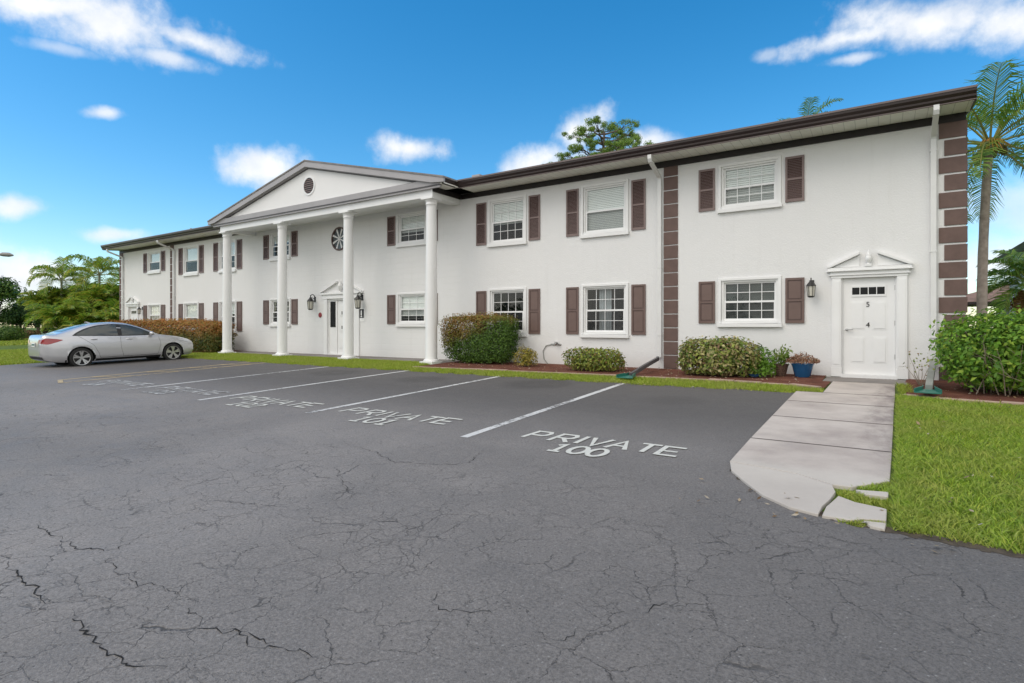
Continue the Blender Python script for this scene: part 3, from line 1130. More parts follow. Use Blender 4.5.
def shutter(cx, zb, h, up):
    k = (round(h, 2), up)
    if k not in shut_me:
        w = .19
        mb = MB()
        ring(mb, -w, w, 0, h, .045, -.032, -.002, wb=.06, wt=.05)
        mb.box(-w + .045, w - .045, -.030, -.002, h * .50 - .022, h * .50 + .022)
        if up:                   # louvred panels
            for a, b in ((.06, h * .5 - .022), (h * .5 + .022, h - .05)):
                n = int((b - a) / .036)
                for i in range(n):
                    za = a + (b - a) * i / n
                    zb2 = a + (b - a) * (i + 1) / n
                    mb.quad((-w + .045, -.024, za), (w - .045, -.024, za), (w - .045, -.007, zb2), (-w + .045, -.007, zb2), 1)
        else:                    # raised flat panels
            for a, b in ((.06, h * .5 - .022), (h * .5 + .022, h - .05)):
                mb.box(-w + .045, w - .045, -.016, -.002, a, b, 1)
                mb.box(-w + .07, w - .07, -.024, -.0165, a + .025, b - .025, 0)
        o = mb.build('shutter', [SHUT if not up else SHUTR, SHUTD], bld, loc=(0, 0, 0))
        shut_me[k] = o
        o.location = (cx - CX, 0, zb)
        return
    o = shut_me[k].copy()
    COL.objects.link(o)
    o.parent = bld
    o.location = (cx - CX, 0, zb)


for c, z, h, key in wins:
    for s in (-1, 1):
        shutter(c + s * .955, z - .005, h, key[2])

# ---------------- quoins
for x0, x1, sg in ((-4.57, -4.215, 1), (2 * CX + 4.215, 2 * CX + 4.57, -1)):
    m = MB()
    z = -.02
    while z < 4.95:
        m.box(x0, x1, -.022, 0, z, min(z + .318, 5.03))
        z += .344
    m.build('quoin_strip', QUOIN, bld, bevel=.005)
for s in (1, -1):
    m = MB()
    z, k = 4.73, 0
    while z > -.4:
        L = .42 if k % 2 == 0 else .335
        X = (lambda v: v) if s > 0 else (lambda v: 2 * CX - v)
        xa, xb = sorted((X(XR - L), X(XR + .022)))
        m.box(xa, xb, -.022, 0, z, z + .305)
        xa, xb = sorted((X(XR), X(XR + .022)))
        m.box(xa, xb, 0, .42 if k % 2 else .335, z, z + .305)
        z -= .343
        k += 1
    m.build('corner_quoins', QUOIN, bld, bevel=.005)


# ---------------- downspouts
def downspout(x, xg, bottom=.12, name='downspout'):
    mb = MB()
    mb.tube([(xg, -.79, 5.17), (xg, -.79, 5.08), (xg, -.765, 5.03), (x, -.11, 4.80), (x, -.07, 4.74), (x, -.07, 4.66), (x, -.062, bottom)], .05, n=4, rect=(.032, .045))
    for z in (4.5, 2.5, .8):
        mb.box(x - .055, x + .055, -.105, -.001, z, z + .03)
    return mb.build(name, DSPOUT, bld)


downspout(.865, .865, .35)
downspout(-4.66, -4.66, .25)
downspout(2 * CX + 4.66, 2 * CX + 4.66)
downspout(2 * CX - .9, 2 * CX - .9)

# ---------------- portico
ZP = 4.96
m = MB()
prof = [(.25, 0), (.25, .06), (.215, .07), (.225, .10), (.19, .13), (.178, .17), (.178, 1.6), (.168, 3.2), (.155, ZP - .30), (.158, ZP - .22), (.175, ZP - .20), (.175, ZP - .17), (.165, ZP - .15), (.20, ZP - .06), (.21, ZP - .05)]
m.lathe([(r, z) for r, z in prof[4:]], (0, 0, 0), 28)
m.lathe([(.235, .055), (.24, .075), (.23, .10), (.20, .125)], (0, 0, 0), 28)
m.box(-.25, .25, -.25, .25, -.03, .055)
m.box(-.225, .225, -.225, .225, ZP - .055, ZP)
c0 = m.build('column', TRIM, bld, loc=(0, 0, 0), smooth=True)
for k, off in enumerate((-5.54, -1.83, 1.83, 5.54)):
    o = c0 if k == 0 else c0.copy()
    if k:
        COL.objects.link(o)
        o.parent = bld
    o.location = (off, -1.15, -.075)
YB = -1.33
m = MB()      # beam: front and the two sides
m.box(CX - 5.74, CX + 5.74, YB, -.97, ZP - .075, 5.12)
for s in (-1, 1):
    xa, xb = sorted((CX + s * 5.74, CX + s * 5.38))
    m.box(xa, xb, -.968, -.001, ZP - .075, 5.12)
m.build('portico_beam', TRIM, bld, bevel=.006)
m = MB()
m.box(CX - 5.38, CX + 5.38, -.968, -.001, 5.03, 5.06)
m.build('portico_ceiling', TRIM, bld)
for s in (-1, 1):                # dark frieze on the portico's outer sides
    m = MB()
    xa, xb = sorted((CX + s * 5.743, CX + s * 5.775))
    m.box(xa, xb, YB - .002, -.031, 5.03, 5.185)
    m.build('portico_frieze', FRIEZE, bld)
for s in (-1, 1):                # soffit of the portico's overhangs
    m = MB()
    xa, xb = sorted((CX + s * 5.70, CX + s * (PE - .02)))
    m.box(xa, xb, -1.44, -.762, 5.187, 5.214)
    m.build('portico_soffit', SOFFIT, bld)
SL = 0.235
ZE = 5.33                        # rake line height at the eave tip (x = PE)
ZA = ZE + SL * PE
m = MB()      # tympanum
m.extrude_y([(CX - 5.9, 5.12), (CX + 5.9, 5.12), (CX + 5.9, ZA - SL * 5.9), (CX, ZA - .05), (CX - 5.9, ZA - SL * 5.9)], -1.36, -1.331)
m.build('pediment', mat('pediment_white', (0.765, 0.763, 0.757), .7, var=(.6, .03), bump=(30, .3, .004)), bld)
m = MB()      # horizontal grey cornice
COR = [(-1.362, 5.10), (-1.42, 5.10), (-1.42, 5.19), (-1.445, 5.19), (-1.455, 5.36), (-1.362, 5.40)]
m.extrude_x(COR, CX - PE + .18, CX + PE - .18)
cor = m.build('cornice', GREYF, bld)
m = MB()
m.box(CX - PE + .185, CX + PE - .185, -1.446, -1.421, 5.162, 5.1885)  # dark strip coloured as the shadow line under the cornice step
m.build('shadow_strip', GREYD, cor, loc=bld.location)
m = MB()      # raking cornices
for s in (-1, 1):
    def rk(x, z):
        return (CX + s * x, z)
    line = lambda x: ZA - SL * x
    m.extrude_y([rk(0, line(0)), rk(PE + .03, line(PE + .03)), rk(PE + .03, line(PE + .03) - .12), rk(PE - .45, line(PE - .45) - .19), rk(0, line(0) - .19)], -1.52, -1.45)
    m.extrude_y([rk(0, line(0) - .05), rk(PE - .3, line(PE - .3) - .05), rk(PE - .55, line(PE - .55) - .21), rk(0, line(0) - .21)], -1.448, -1.362)
rake = m.build('rake', GREYF, bld)
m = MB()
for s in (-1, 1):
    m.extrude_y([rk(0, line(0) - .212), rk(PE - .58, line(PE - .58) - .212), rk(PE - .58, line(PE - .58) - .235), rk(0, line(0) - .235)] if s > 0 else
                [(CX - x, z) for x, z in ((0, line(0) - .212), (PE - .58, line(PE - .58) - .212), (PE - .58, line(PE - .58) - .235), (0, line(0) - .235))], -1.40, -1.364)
m.build('shadow_strip', GREYD, rake, loc=bld.location)  # dark strips coloured as the shadow line under the rakes
m = MB()      # portico roof planes
for s in (-1, 1):
    pl = [(CX, ZA + .0), (CX + s * (PE + .04), ZA - SL * (PE + .04)), (CX + s * (PE + .04), ZA - SL * (PE + .04) + .05), (CX, ZA + .05)]
    m.extrude_y(pl, -1.54, 6.6)
m.build('portico_roof', ROOFM, bld)
for s in (-1, 1):  # gutters along the portico's sides
    m = MB()
    m.prism([(p[0] + .80 + PE * 0, p[1]) for p in GUT], lambda p: (CX + s * (PE - .02 - p[0] * 1.0 - .04), -1.44, p[1]), lambda p: (CX + s * (PE - .02 - p[0] - .04), -.87, p[1]))
    m.build('portico_gutter', GUTTER, bld)
m = MB()      # round louvred vent in the pediment
N = 28
zc_, rc = 5.98, .28
for k in range(N):
    a, b = 2 * PI * k / N, 2 * PI * (k + 1) / N
    P = lambda r, t, y: (CX + .03 + r * math.cos(t), y, zc_ + r * math.sin(t))
    m.quad(P(rc, a, -1.385), P(rc, b, -1.385), P(rc + .06, b, -1.385), P(rc + .06, a, -1.385))
    m.quad(P(rc + .06, a, -1.385), P(rc + .06, b, -1.385), P(rc + .06, b, -1.36), P(rc + .06, a, -1.36))
    m.quad(P(rc, a, -1.385), P(rc, b, -1.385), P(rc, b, -1.362), P(rc, a, -1.362))
    m.add([(CX + .03, -1.364, zc_), P(rc, a, -1.364), P(rc, b, -1.364)], [(0, 1, 2)], 1)
for i in range(7):
    z = zc_ - .22 + i * .073
    hwid = math.sqrt(max(rc ** 2 - (z - zc_) ** 2, 0)) - .005
    m.quad((CX + .03 - hwid, -1.384, z - .012), (CX + .03 + hwid, -1.384, z - .012), (CX + .03 + hwid, -1.366, z + .022), (CX + .03 - hwid, -1.366, z + .022), 2)
m.build('gable_vent', [TRIM, FRIEZE, mat('vent_louvre', (.17, .12, .11), .6)], bld)
m = MB()      # round spoked ornament over the entrance
zc_, rc = 4.29, .44
P = lambda r, t, y: (CX + r * math.cos(t), y, zc_ + r * math.sin(t))
for k in range(36):
    a, b = 2 * PI * k / 36, 2 * PI * (k + 1) / 36
    m.add([(CX, -.004, zc_), P(rc - .03, a, -.004), P(rc - .03, b, -.004)], [(0, 1, 2)], 1)
    for r0, r1 in ((rc - .05, rc),):
        m.quad(P(r0, a, -.04), P(r0, b, -.04), P(r1, b, -.04), P(r1, a, -.04))
        m.quad(P(r1, a, -.04), P(r1, b, -.04), P(r1, b, -.001), P(r1, a, -.001))
        m.quad(P(r0, a, -.04), P(r0, b, -.04), P(r0, b, -.005), P(r0, a, -.005))
orn = m.build('round_window', [SHUTD, mat('round_glass', (.05, .055, .055), .15)], bld)
m = MB()
for k in range(8):
    t = PI * k / 4 + PI / 8
    u, v = Vector((math.cos(t), math.sin(t))), Vector((-math.sin(t), math.cos(t)))
    c = Vector((CX, zc_))
    q = [c + u * .02 + v * .012, c + u * .02 - v * .012, c + u * (rc - .055) - v * .038, c + u * (rc - .055) + v * .038]
    m.prism([tuple(p) for p in q], lambda p: (p[0], -.022 - .0005 * k, p[1]), lambda p: (p[0], -.005, p[1]))
m.build('spokes', TRIM, orn, loc=bld.location)


# ---------------- doors
def text_mesh(name, body, size, material, parent, loc, depth=.004):
    cu = bpy.data.curves.new(name, 'FONT')
    cu.body = body
    cu.size = size
    cu.extrude = depth
    cu.align_x = 'CENTER'
    cu.align_y = 'CENTER'
    tmp = bpy.data.objects.new(name, cu)
    COL.objects.link(tmp)
    me = bpy.data.meshes.new_from_object(tmp.evaluated_get(bpy.context.evaluated_depsgraph_get()))
    bpy.data.objects.remove(tmp)
    me.transform(Matrix.Rotation(R(90), 4, 'X'))
    me.materials.clear()
    me.materials.append(material)
    o = bpy.data.objects.new(name, me)
    COL.objects.link(o)
    o.parent = parent
    o.location = loc
    return o


def end_door(x0, x1, mirror, numbers):
    X = (lambda v: v) if not mirror else (lambda v: 2 * CX - v)
    L = bld.location

    def bx(mb, a, b, ya, yb, za, zb, mi=0):
        a, b = sorted((X(a), X(b)))
        mb.box(a, b, ya, yb, za, zb, mi)
    mb = MB()
    a, b = -.685, .245
    y = .045
    bx(mb, a, b, y, y + .045, .015, 2.06)
    for (u0, u1) in ((-.545, -.285), (-.155, .105)):
        for (v0, v1) in ((.26, .82), (.96, 1.56)):
            bx(mb, u0, u1, y - .004, y - .0005, v0, v1)
            bx(mb, u0 + .03, u1 - .03, y - .012, y - .0045, v0 + .03, v1 - .03)
    bx(mb, -.53, .09, y - .014, y - .0005, 1.66, 1.90)
    d = mb.build('door', TRIM, bld, bevel=.003)
    mb = MB()
    for i in range(4):
        u = -.512 + i * .148
        bx(mb, u, u + .132, y - .017, y - .0145, 1.705, 1.855)
    mb.build('door_lite', mat('door_lite_glass', (.012, .013, .014), .2, spec=.2), d, loc=L)
    mb = MB()
    hx = X(-.615)
    mb.lathe([(.028, 0), (.028, .012), (.012, .014), (.012, .05), (.006, .052)], (0, 0, 0), 14)
    mb.v = [(hx + p[0], y - p[2], .965 + p[1]) for p in mb.v]
    bx(mb, -.64, -.50, y - .062, y - .045, .953, .977)
    mb.build('handle', STEEL, d, loc=L, bevel=.002)
    mb = MB()
    for z in (.35, 1.05, 1.78):
        bx(mb, .232, .252, y - .012, y - .001, z, z + .10)
    mb.build('hinge', STEEL, d, loc=L)
    if numbers:
        text_mesh('door_number', '5', .15, BLACK, d, (X(-.23) - CX, y - .006, 1.49))
        text_mesh('door_number', '4', .15, BLACK, d, (X(-.23) - CX, y - .006, 1.06))
    # jambs, threshold
    mb = MB()
    bx(mb, -.70, -.687, .0, .12, .0, 2.07)
    bx(mb, .247, .26, .0, .12, .0, 2.07)
    bx(mb, -.687, .247, .0, .12, 2.063, 2.08)
    bx(mb, -.72, .28, -.05, .12, -.055, .013)
    mb.build('door_frame', TRIM, bld)
    # surround: pilasters, entablature, broken pediment, urn
    mb = MB()
    for a_, b_ in ((-.885, -.715), (.275, .445)):
        bx(mb, a_, b_, -.045, -.001, .16, 2.06)
        bx(mb, a_ - .015, b_ + .015, -.049, -.001, -.04, .158)
        bx(mb, a_ + .025, b_ - .025, -.052, -.0455, .22, 2.0)
    bx(mb, -.90, .46, -.05, -.001, 2.062, 2.115)
    bx(mb, -.94, .50, -.075, -.001, 2.117, 2.14)
    bx(mb, -.915, .475, -.05, -.001, 2.142, 2.20)
    bx(mb, -.985, .545, -.105, -.001, 2.202, 2.225)
    bx(mb, -.96, .52, -.085, -.001, 2.227, 2.285)
    c = -.22
    for s in (-1, 1):
        q = [(c + s * .70, 2.29), (c + s * .75, 2.29), (c + s * .75, 2.32), (c + s * .16, 2.60), (c + s * .16, 2.545)]
        q = [(X(u), v) for u, v in q]
        mb.extrude_y(q, -.10, -.001)
        q = [(X(u), v) for u, v in [(c + s * .64, 2.295), (c + s * .16, 2.295), (c + s * .16, 2.53)]]
        mb.extrude_y(q, -.025, -.001)
    sr = mb.build('door_surround', TRIM, bld, bevel=.004)
    mb = MB()
    mb.box(X(c) - .06, X(c) + .06, -.10, -.02, 2.288, 2.34)
    mb.lathe([(.03, 2.34), (.025, 2.355), (.04, 2.375), (.058, 2.43), (.06, 2.475), (.042, 2.51), (.047, 2.525), (.022, 2.55), (.014, 2.60), (.004, 2.635)], (X(c), -.06, 0), 14)
    mb.build('urn', TRIM, sr, loc=L, smooth=True)


end_door(-.70, .26, False, True)
end_door(2 * CX - .26, 2 * CX + .70, True, False)

# entrance under the portico: one door leaf, a side light and a pediment
m = MB()
L = bld.location
y = .05
m.box(-17.02, -16.10, y, y + .045, .0, 1.99)
for (u0, u1) in ((-16.90, -16.62), (-16.50, -16.22)):
    for (v0, v1) in ((.20, .70), (.82, 1.28), (1.40, 1.82)):
        m.box(u0, u1, y - .010, y - .0005, v0, v1)
        m.box(u0 + .035, u1 - .035, y - .018, y - .0105, v0 + .035, v1 - .035)
d = m.build('entrance_door', TRIM, bld, bevel=.003)
m = MB()
for u in (-16.76, -16.36):
    for v in (.93, 1.47):
        m.box(u - .025, u + .025, y - .022, y - .0185, v, v + .12)
m.build('door_ornament', DKPIPE, d, loc=L)
m = MB()
m.box(-16.20, -16.13, y - .05, y - .001, .9, 1.1)
m.build('handle', STEEL, d, loc=L, bevel=.004)
m = MB()
m.box(-17.49, -17.03, .03, .10, .0, 2.0)
m.box(-17.50, -17.49, .0, .12, .0, 2.02)
m.box(-16.09, -15.98, .0, .12, .0, 2.02)
m.box(-17.49, -16.09, .0, .12, 2.0, 2.02)
m.box(-17.55, -15.95, -.03, .12, -.055, -.002)
for a_, b_ in ((-17.72, -17.53), (-15.95, -15.76)):
    m.box(a_, b_, -.045, -.001, -.05, 2.06)
m.box(-17.78, -15.70, -.06, -.001, 2.062, 2.13)
m.box(-17.80, -15.68, -.045, -.001, 2.132, 2.22)
m.box(-17.90, -15.58, -.10, -.001, 2.222, 2.29)
for s in (-1, 1):
    m.extrude_y([(CX + .1 + s * 1.12, 2.292), (CX + .1 + s * 1.17, 2.292), (CX + .1 + s * 1.17, 2.32), (CX + .1 + s * .20, 2.72), (CX + .1 + s * .20, 2.66)], -.10, -.001)
sr = m.build('entrance_surround', TRIM, bld, bevel=.004)
m = MB()
m.box(-17.40, -17.12, .012, .028, 1.0, 1.96)
m.build('side_light', mat('door_lite_glass', (0, 0, 0)), sr, loc=L)
m = MB()
m.lathe([(.05, 2.29), (.03, 2.34), (.06, 2.38), (.10, 2.47), (.11, 2.54), (.07, 2.60), (.03, 2.64), (.004, 2.76)], (CX + .1, -.06, 0), 14)
m.build('urn', TRIM, sr, loc=L, smooth=True)


def wall_lamp(x, z, goose=False, s=1.0):
    """black carriage lamp on the wall; z is the middle of its glass"""
    mb = MB()
    yc = -.17 * s
    mb.box(x - .045, x + .045, -.02, -.001, z + .10 * s, z + .26 * s)
    pth = [(x, -.02, z + .2 * s)]
    for k in range(9):
        t = PI * (1 - k / 8.0)
        pth.append((x, yc * .55 + math.cos(t) * yc * -.45, z + .24 * s + math.sin(t) * .09 * s))
    if goose:
        mb.tube(pth, .012 * s, 6)
    else:
        mb.tube([(x, -.02, z + .16 * s), (x, yc * .5, z + .15 * s), (x, yc, z + .19 * s)], .012, 6)
    mb.lathe([(.105 * s, .115 * s), (.10 * s, .13 * s), (.06 * s, .19 * s), (.045 * s, .20 * s), (.03 * s, .235 * s), (.012 * s, .25 * s), (.014 * s, .29 * s), (.003, .31 * s)], (x, yc, z), 8)
    mb.lathe([(.04 * s, -.15 * s), (.07 * s, -.135 * s), (.072 * s, -.115 * s), (.06 * s, -.114 * s)], (x, yc, z), 8)
    for k in range(6):
        a = 2 * PI * k / 6
        ca, sa = math.cos(a), math.sin(a)
        mb.tube([(x + .07 * s * ca, yc + .07 * s * sa, z - .12 * s), (x + .092 * s * ca, yc + .092 * s * sa, z + .12 * s)], .007 * s, 4)
    o = mb.build('wall_lamp', BLACK, bld)
    mb = MB()
    mb.lathe([(.062 * s, -.112 * s), (.082 * s, .113 * s)], (x, yc, z), 8)
    mb.build('lamp_glass', LAMPGL, o, loc=bld.location)
    return o


wall_lamp(-1.27, 1.80, s=.95)
wall_lamp(-18.28, 1.84, True, 1.25)
wall_lamp(-15.62, 1.84, True, 1.25)
wall_lamp(2 * CX + 1.27, 1.80, s=.95)
m = MB()
m.lathe([(.09, 0), (.10, .01), (.09, .02)], (0, 0, 0), 20)
m.v = [(-17.97 + p[0], -.001 - p[2], 1.46 + p[1]) for p in m.v]
m.build('red_plaque', RED, bld)
m = MB()
m.box(-15.82, -15.50, -.012, -.001, 1.20, 1.68)
sg = m.build('notice_board', TRIM, bld)
m = MB()
m.box(-15.79, -15.53, -.017, -.0125, 1.33, 1.65)
m.build('notice', BLACK, sg, loc=L)
m = MB()
m.box(-15.69, -15.63, -.020, -.0175, 1.42, 1.60)
m.box(-15.70, -15.62, -.0195, -.0175, 1.36, 1.40)
m.build('notice_mark', TRIM, sg, loc=L)
# hose bib with its grey supply pipe
m = MB()
m.tube([(-7.64, -.001, .55), (-7.64, -.10, .55), (-7.60, -.14, .52)], .022, 8)
m.lathe([(.05, 0), (.05, .015)], (-7.64, -.06, .58), 10)
m.box(-7.80, -7.50, -.03, -.001, .50, .545)
hb = m.build('hose_bib', STEEL, bld)
m = MB()
m.tube([(-7.80, -.02, .52), (-7.98, -.02, .48), (-8.08, -.02, .33), (-8.05, -.02, .10), (-7.9, -.03, -.06)], .012, 6)
m.build('conduit', GRYPIPE, hb, loc=L)
# porch walk under the columns, door step
sheet('porch_walk', [(-22.8, -.001), (-10.95, -.001), (-10.95, -1.02), (-22.8, -1.02)], CONC, .012)
m = MB()
m.box(-.98, .42, -1.09, -.052, -.12, -.052)
tag(m.build('door_step', CONC, bevel=.01), kind='structure')

# ------------------------------------------------------------------ beds and edging
sheet('mulch_bed', [(-10.9, -1.03), (-10.9, -2.29), (-8.5, -2.14), (-6.0, -1.94), (-3.0, -1.82), (-1.45, -1.92), (-.86, -2.2), (-.83, -1.12), (-.99, -1.05), (-.99, -.001), (-10.94, -.001)], MULCH, 0.016)
sheet('mulch_bed', [(.44, .0), (.34, -1.3), (.36, -2.46), (1.0, -2.73), (2.0, -2.91), (6.0, -2.98), (6.0, 3.0), (1.40, 3.0), (1.40, -.0)], MULCH, 0.016)
sheet('mulch_bed', [(-34.5, -.001), (-34.5, -2.3), (-22.9, -1.7), (-22.85, -.001)], MULCH, 0.016)
KERB = mat('pink_edging', (0.36, 0.255, 0.20), 0.9, var=(3, .25), bump=(40, .6, .008))


def edging(pts, label):
    mb = MB()
    for i in range(len(pts) - 1):
        a, b = Vector(pts[i]), Vector(pts[i + 1])
        n = max(1, round((b - a).length / .62))
        for k in range(n):
            p, q = a.lerp(b, k / n), a.lerp(b, (k + 1) / n - .014 / (b - a).length)
            nn = Vector((-(q - p).y, (q - p).x)).normalized() * .075
            j = random.uniform(-.008, .012)
            lo = [(u.x, u.y, gz(u.x, u.y) - .05) for u in (p + nn, p - nn, q - nn, q + nn)]
            hi = [(u.x, u.y, gz(u.x, u.y) + .032 + j) for u in (p + nn, p - nn, q - nn, q + nn)]
            mb.add(lo + hi, [(0, 3, 2, 1), (4, 5, 6, 7), (0, 1, 5, 4), (1, 2, 6, 5), (2, 3, 7, 6), (3, 0, 4, 7)])
    o = mb.build('bed_edging', KERB, bevel=.012)
    return tag(o, label, 'edging')


edging([(-10.9, -2.35), (-8.5, -2.2), (-6.0, -2.0), (-3.0, -1.88), (-1.45, -1.98), (-.93, -2.25)], 'low pinkish concrete edging in front of the mulch bed between grass strip and white wall')
edging([(.31, -2.52), (1.0, -2.80), (2.0, -2.98), (6.0, -3.05)], 'low pinkish concrete edging at the foot of the big green shrub beside the lawn')

# ------------------------------------------------------------------ grass


def blades(name, poly, n, h, wd, mats, seed=1, lean=.5, dens=None, dz=0.0):
    """thin bent blades scattered over a ground polygon: one mesh of uncountable grass"""
    rng = np.random.default_rng(seed)
    P = np.array(poly)
    lo, hi = P.min(0), P.max(0)
    pts = np.zeros((0, 2))
    while len(pts) < n:
        c = lo + rng.random((n * 2, 2)) * (hi - lo)
        ins = np.zeros(len(c), bool)
        j = len(P) - 1
        for i in range(len(P)):
            cond = ((P[i, 1] > c[:, 1]) != (P[j, 1] > c[:, 1]))
            xint = (P[j, 0] - P[i, 0]) * (c[:, 1] - P[i, 1]) / (P[j, 1] - P[i, 1] + 1e-12) + P[i, 0]
            ins ^= cond & (c[:, 0] < xint)
            j = i
        c = c[ins]
        if dens is not None:
            c = c[rng.random(len(c)) < dens(c)]
        pts = np.vstack([pts, c])
    pts = pts[:n]
    z = -0.05 + 0.027 * np.clip(pts[:, 1], -60, 0) - .012 + dz
    a = rng.random(n) * 2 * PI
    b = rng.random(n) * 2 * PI
    hh = h * (.45 + rng.random(n) * .8)
    le = lean * hh * (.3 + rng.random(n))
    ww = wd * (.6 + .7 * rng.random(n))
    base = np.stack([pts[:, 0], pts[:, 1], z], 1)
    side = np.stack([np.cos(a), np.sin(a), np.zeros(n)], 1) * ww[:, None] * .5
    ld = np.stack([np.cos(b), np.sin(b), np.zeros(n)], 1)
    mid = base + ld * (le * .35)[:, None] + np.stack([np.zeros(n), np.zeros(n), hh * .6], 1)
    tip = base + ld * le[:, None] + np.stack([np.zeros(n), np.zeros(n), hh], 1)
    V = np.stack([base - side, base + side, mid - side * .8, mid + side * .8, tip], 1).reshape(-1, 3)
    i0 = np.arange(n)[:, None] * 5
    o = np_mesh(name, V, [np.hstack([i0, i0 + 1, i0 + 3, i0 + 2]), np.hstack([i0 + 2, i0 + 3, i0 + 4])], mats)
    return tag(o, kind='stuff')


def grass_mat(name, cols):
    m = leaf_mat(name, cols, trans=.35, rough=.55, spec=.25)
    w = NT(m.node_tree)
    b = w.n['Principled BSDF']
    old = b.inputs['Base Color'].links[0].from_socket
    tc = w.new('ShaderNodeTexCoord').outputs['Object']
    n = w.noise(tc, 1.1, 5, .6)
    n2 = w.noise(tc, 5.0, 3, .6)
    f = w.maprange(w.math('MULTIPLY_ADD', n2, .5, n), .62, .95, 0, .75, True)
    w.link(w.mix(f, old, (0.38, 0.40, 0.10)), b.inputs['Base Color'])
    return m


GRASS = grass_mat('lawn_grass', [(0.460, 0.532, 0.145), (0.144, 0.243, 0.030), (0.268, 0.423, 0.042), (0.377, 0.530, 0.057), (0.222, 0.361, 0.039), (0.534, 0.593, 0.095)])
GRASS2 = grass_mat('strip_grass', [(0.192, 0.260, 0.031), (0.296, 0.400, 0.039), (0.382, 0.486, 0.055), (0.260, 0.365, 0.035), (0.521, 0.503, 0.110)])
LAWN = [(.10, -9.45), (.16, -7.0), (.20, -4.0), (.26, -2.60), (1.0, -2.88), (2.0, -3.06), (6.5, -3.13), (6.5, -9.72), (2.5, -9.60), (.7, -9.50)]
nzf = lambda c: .55 + .45 * np.sin(c[:, 0] * 5 + 1.3 * np.sin(c[:, 1] * 3)) * np.sin(c[:, 1] * 4.1 + c[:, 0])
blades('lawn_grass', LAWN, 150000, .050, .0095, GRASS, 2, 1.35, nzf)
blades('lawn_grass', LAWN, 26000, .075, .009, GRASS2, 12, 1.2, lambda c: 1 - nzf(c) * .8)
blades('lawn_grass', [(.06, -9.45), (.13, -7.0), (.22, -2.6), (.34, -2.6), (.24, -9.46)], 9000, .055, .009, GRASS, 3, 1.2)
blades('lawn_grass', [(-.30, -8.68), (-.18, -8.68), (-.08, -8.78), (.06, -8.76), (.06, -9.02), (-.15, -8.97), (-.28, -8.86)], 900, .035, .008, GRASS2, 4, 1.1)
blades('lawn_grass', [(-.19, -8.58), (.07, -8.26), (.08, -8.58)], 500, .04, .008, GRASS, 14, 1.1)
blades('lawn_grass', [(-.24, -9.46), (-.10, -9.38), (.03, -9.345), (.03, -9.37), (-.08, -9.42), (-.12, -9.50)], 350, .035, .008, GRASS2, 5, 1.1)
STRIP = [(-24.2, -3.20), (-11, -3.08), (-4.4, -3.08), (-1.27, -2.93), (-.86, -2.80), (-.86, -2.36), (-1.45, -2.08), (-3.0, -1.97), (-6.0, -2.09), (-8.5, -2.29), (-10.9, -2.44), (-11.2, -1.06), (-22.8, -1.06), (-24.2, -1.8)]
blades('grass_strip', STRIP, 90000, .06, .011, GRASS2, 6, .9)
blades('grass_strip', [(-24.2, -3.36), (-4.4, -3.22), (-1.3, -3.03), (-1.3, -2.9), (-4.4, -3.05), (-24.2, -3.18)], 7000, .05, .011, GRASS2, 16, 1.1, lambda c: .5 + .5 * np.sin(c[:, 0] * 7.3 + 2 * np.sin(c[:, 0] * 2.1)))
blades('grass_strip', [(-24.3, -11), (-24.3, -2.4), (-35.9, -2.4), (-35.9, -11)], 60000, .09, .025, GRASS2, 7, .9)
blades('grass_strip', [(-43, -9), (-44, 6), (-60, 8), (-60, -9)], 25000, .12, .06, GRASS2, 8, .9)
blades('weeds', [(.24, -1.15), (.44, -1.15), (.46, -2.2), (.26, -2.3)], 500, .09, .008, GRASS2, 9, 1.0)

# ragged line of soil and debris where walk and lawn meet the asphalt
rr = random.Random(17)
m = MB()
edge = [(-1.20, -2.95), (-1.18, -5.5), (-1.19, -8.10), (-1.14, -8.45), (-1.0, -8.78), (-0.78, -9.08), (-0.37, -9.38), (0.0, -9.47), (0.7, -9.54), (2.5, -9.63), (6.5, -9.72)]
lawn_from = 7
for i in range(len(edge) - 1):
    a, b = Vector(edge[i]), Vector(edge[i + 1])
    n = max(2, int((b - a).length / .05))
    nn = Vector((-(b - a).y, (b - a).x)).normalized()
    for k in range(n):
        p, q = a.lerp(b, k / n), a.lerp(b, (k + 1) / n)
        w0 = rr.uniform(.0, .05) if i < lawn_from else rr.uniform(.005, .045)
        w1 = rr.uniform(.0, .05) if i < lawn_from else rr.uniform(.005, .045)
        s_ = -1
        pts = [p - nn * s_ * .08, q - nn * s_ * .08, q + nn * s_ * w1, p + nn * s_ * w0]
        m.quad(*[(u.x, u.y, gz(u.x, u.y) + .0025 + .0002 * (k % 3)) for u in pts])
tag(m.build('edge_soil', mat('edge_soil', (.075, .058, .04), .95, var=(14, .5), bump=(60, 1, .01))), kind='structure')
# fallen leaves and bits on lawn, walk edge, beds and asphalt
rng = np.random.default_rng(77)
P_ = []
for (x0, x1, y0, y1, n) in ((.2, 3, -9.4, -3, 120), (-1.3, .3, -9.6, -9.0, 22), (.1, 3, -9.75, -9.5, 40), (-10.8, -1.1, -1.85, -.1, 700), (-10.8, -1.1, -3.3, -2.9, 110), (.5, 3, -2.3, -1.2, 140)):
    P_.append(np.stack([x0 + (x1 - x0) * rng.random(n), y0 + (y1 - y0) * rng.random(n)], 1))
P_ = np.vstack(P_)
zz_ = -.05 + .027 * np.minimum(P_[:, 1], 0) + .012 + .02 * rng.random(len(P_))
on_bed = (P_[:, 1] > -1.9) | ((P_[:, 0] > .1) & (P_[:, 1] > -9.4))
zz_ += np.where(on_bed, .02, 0)


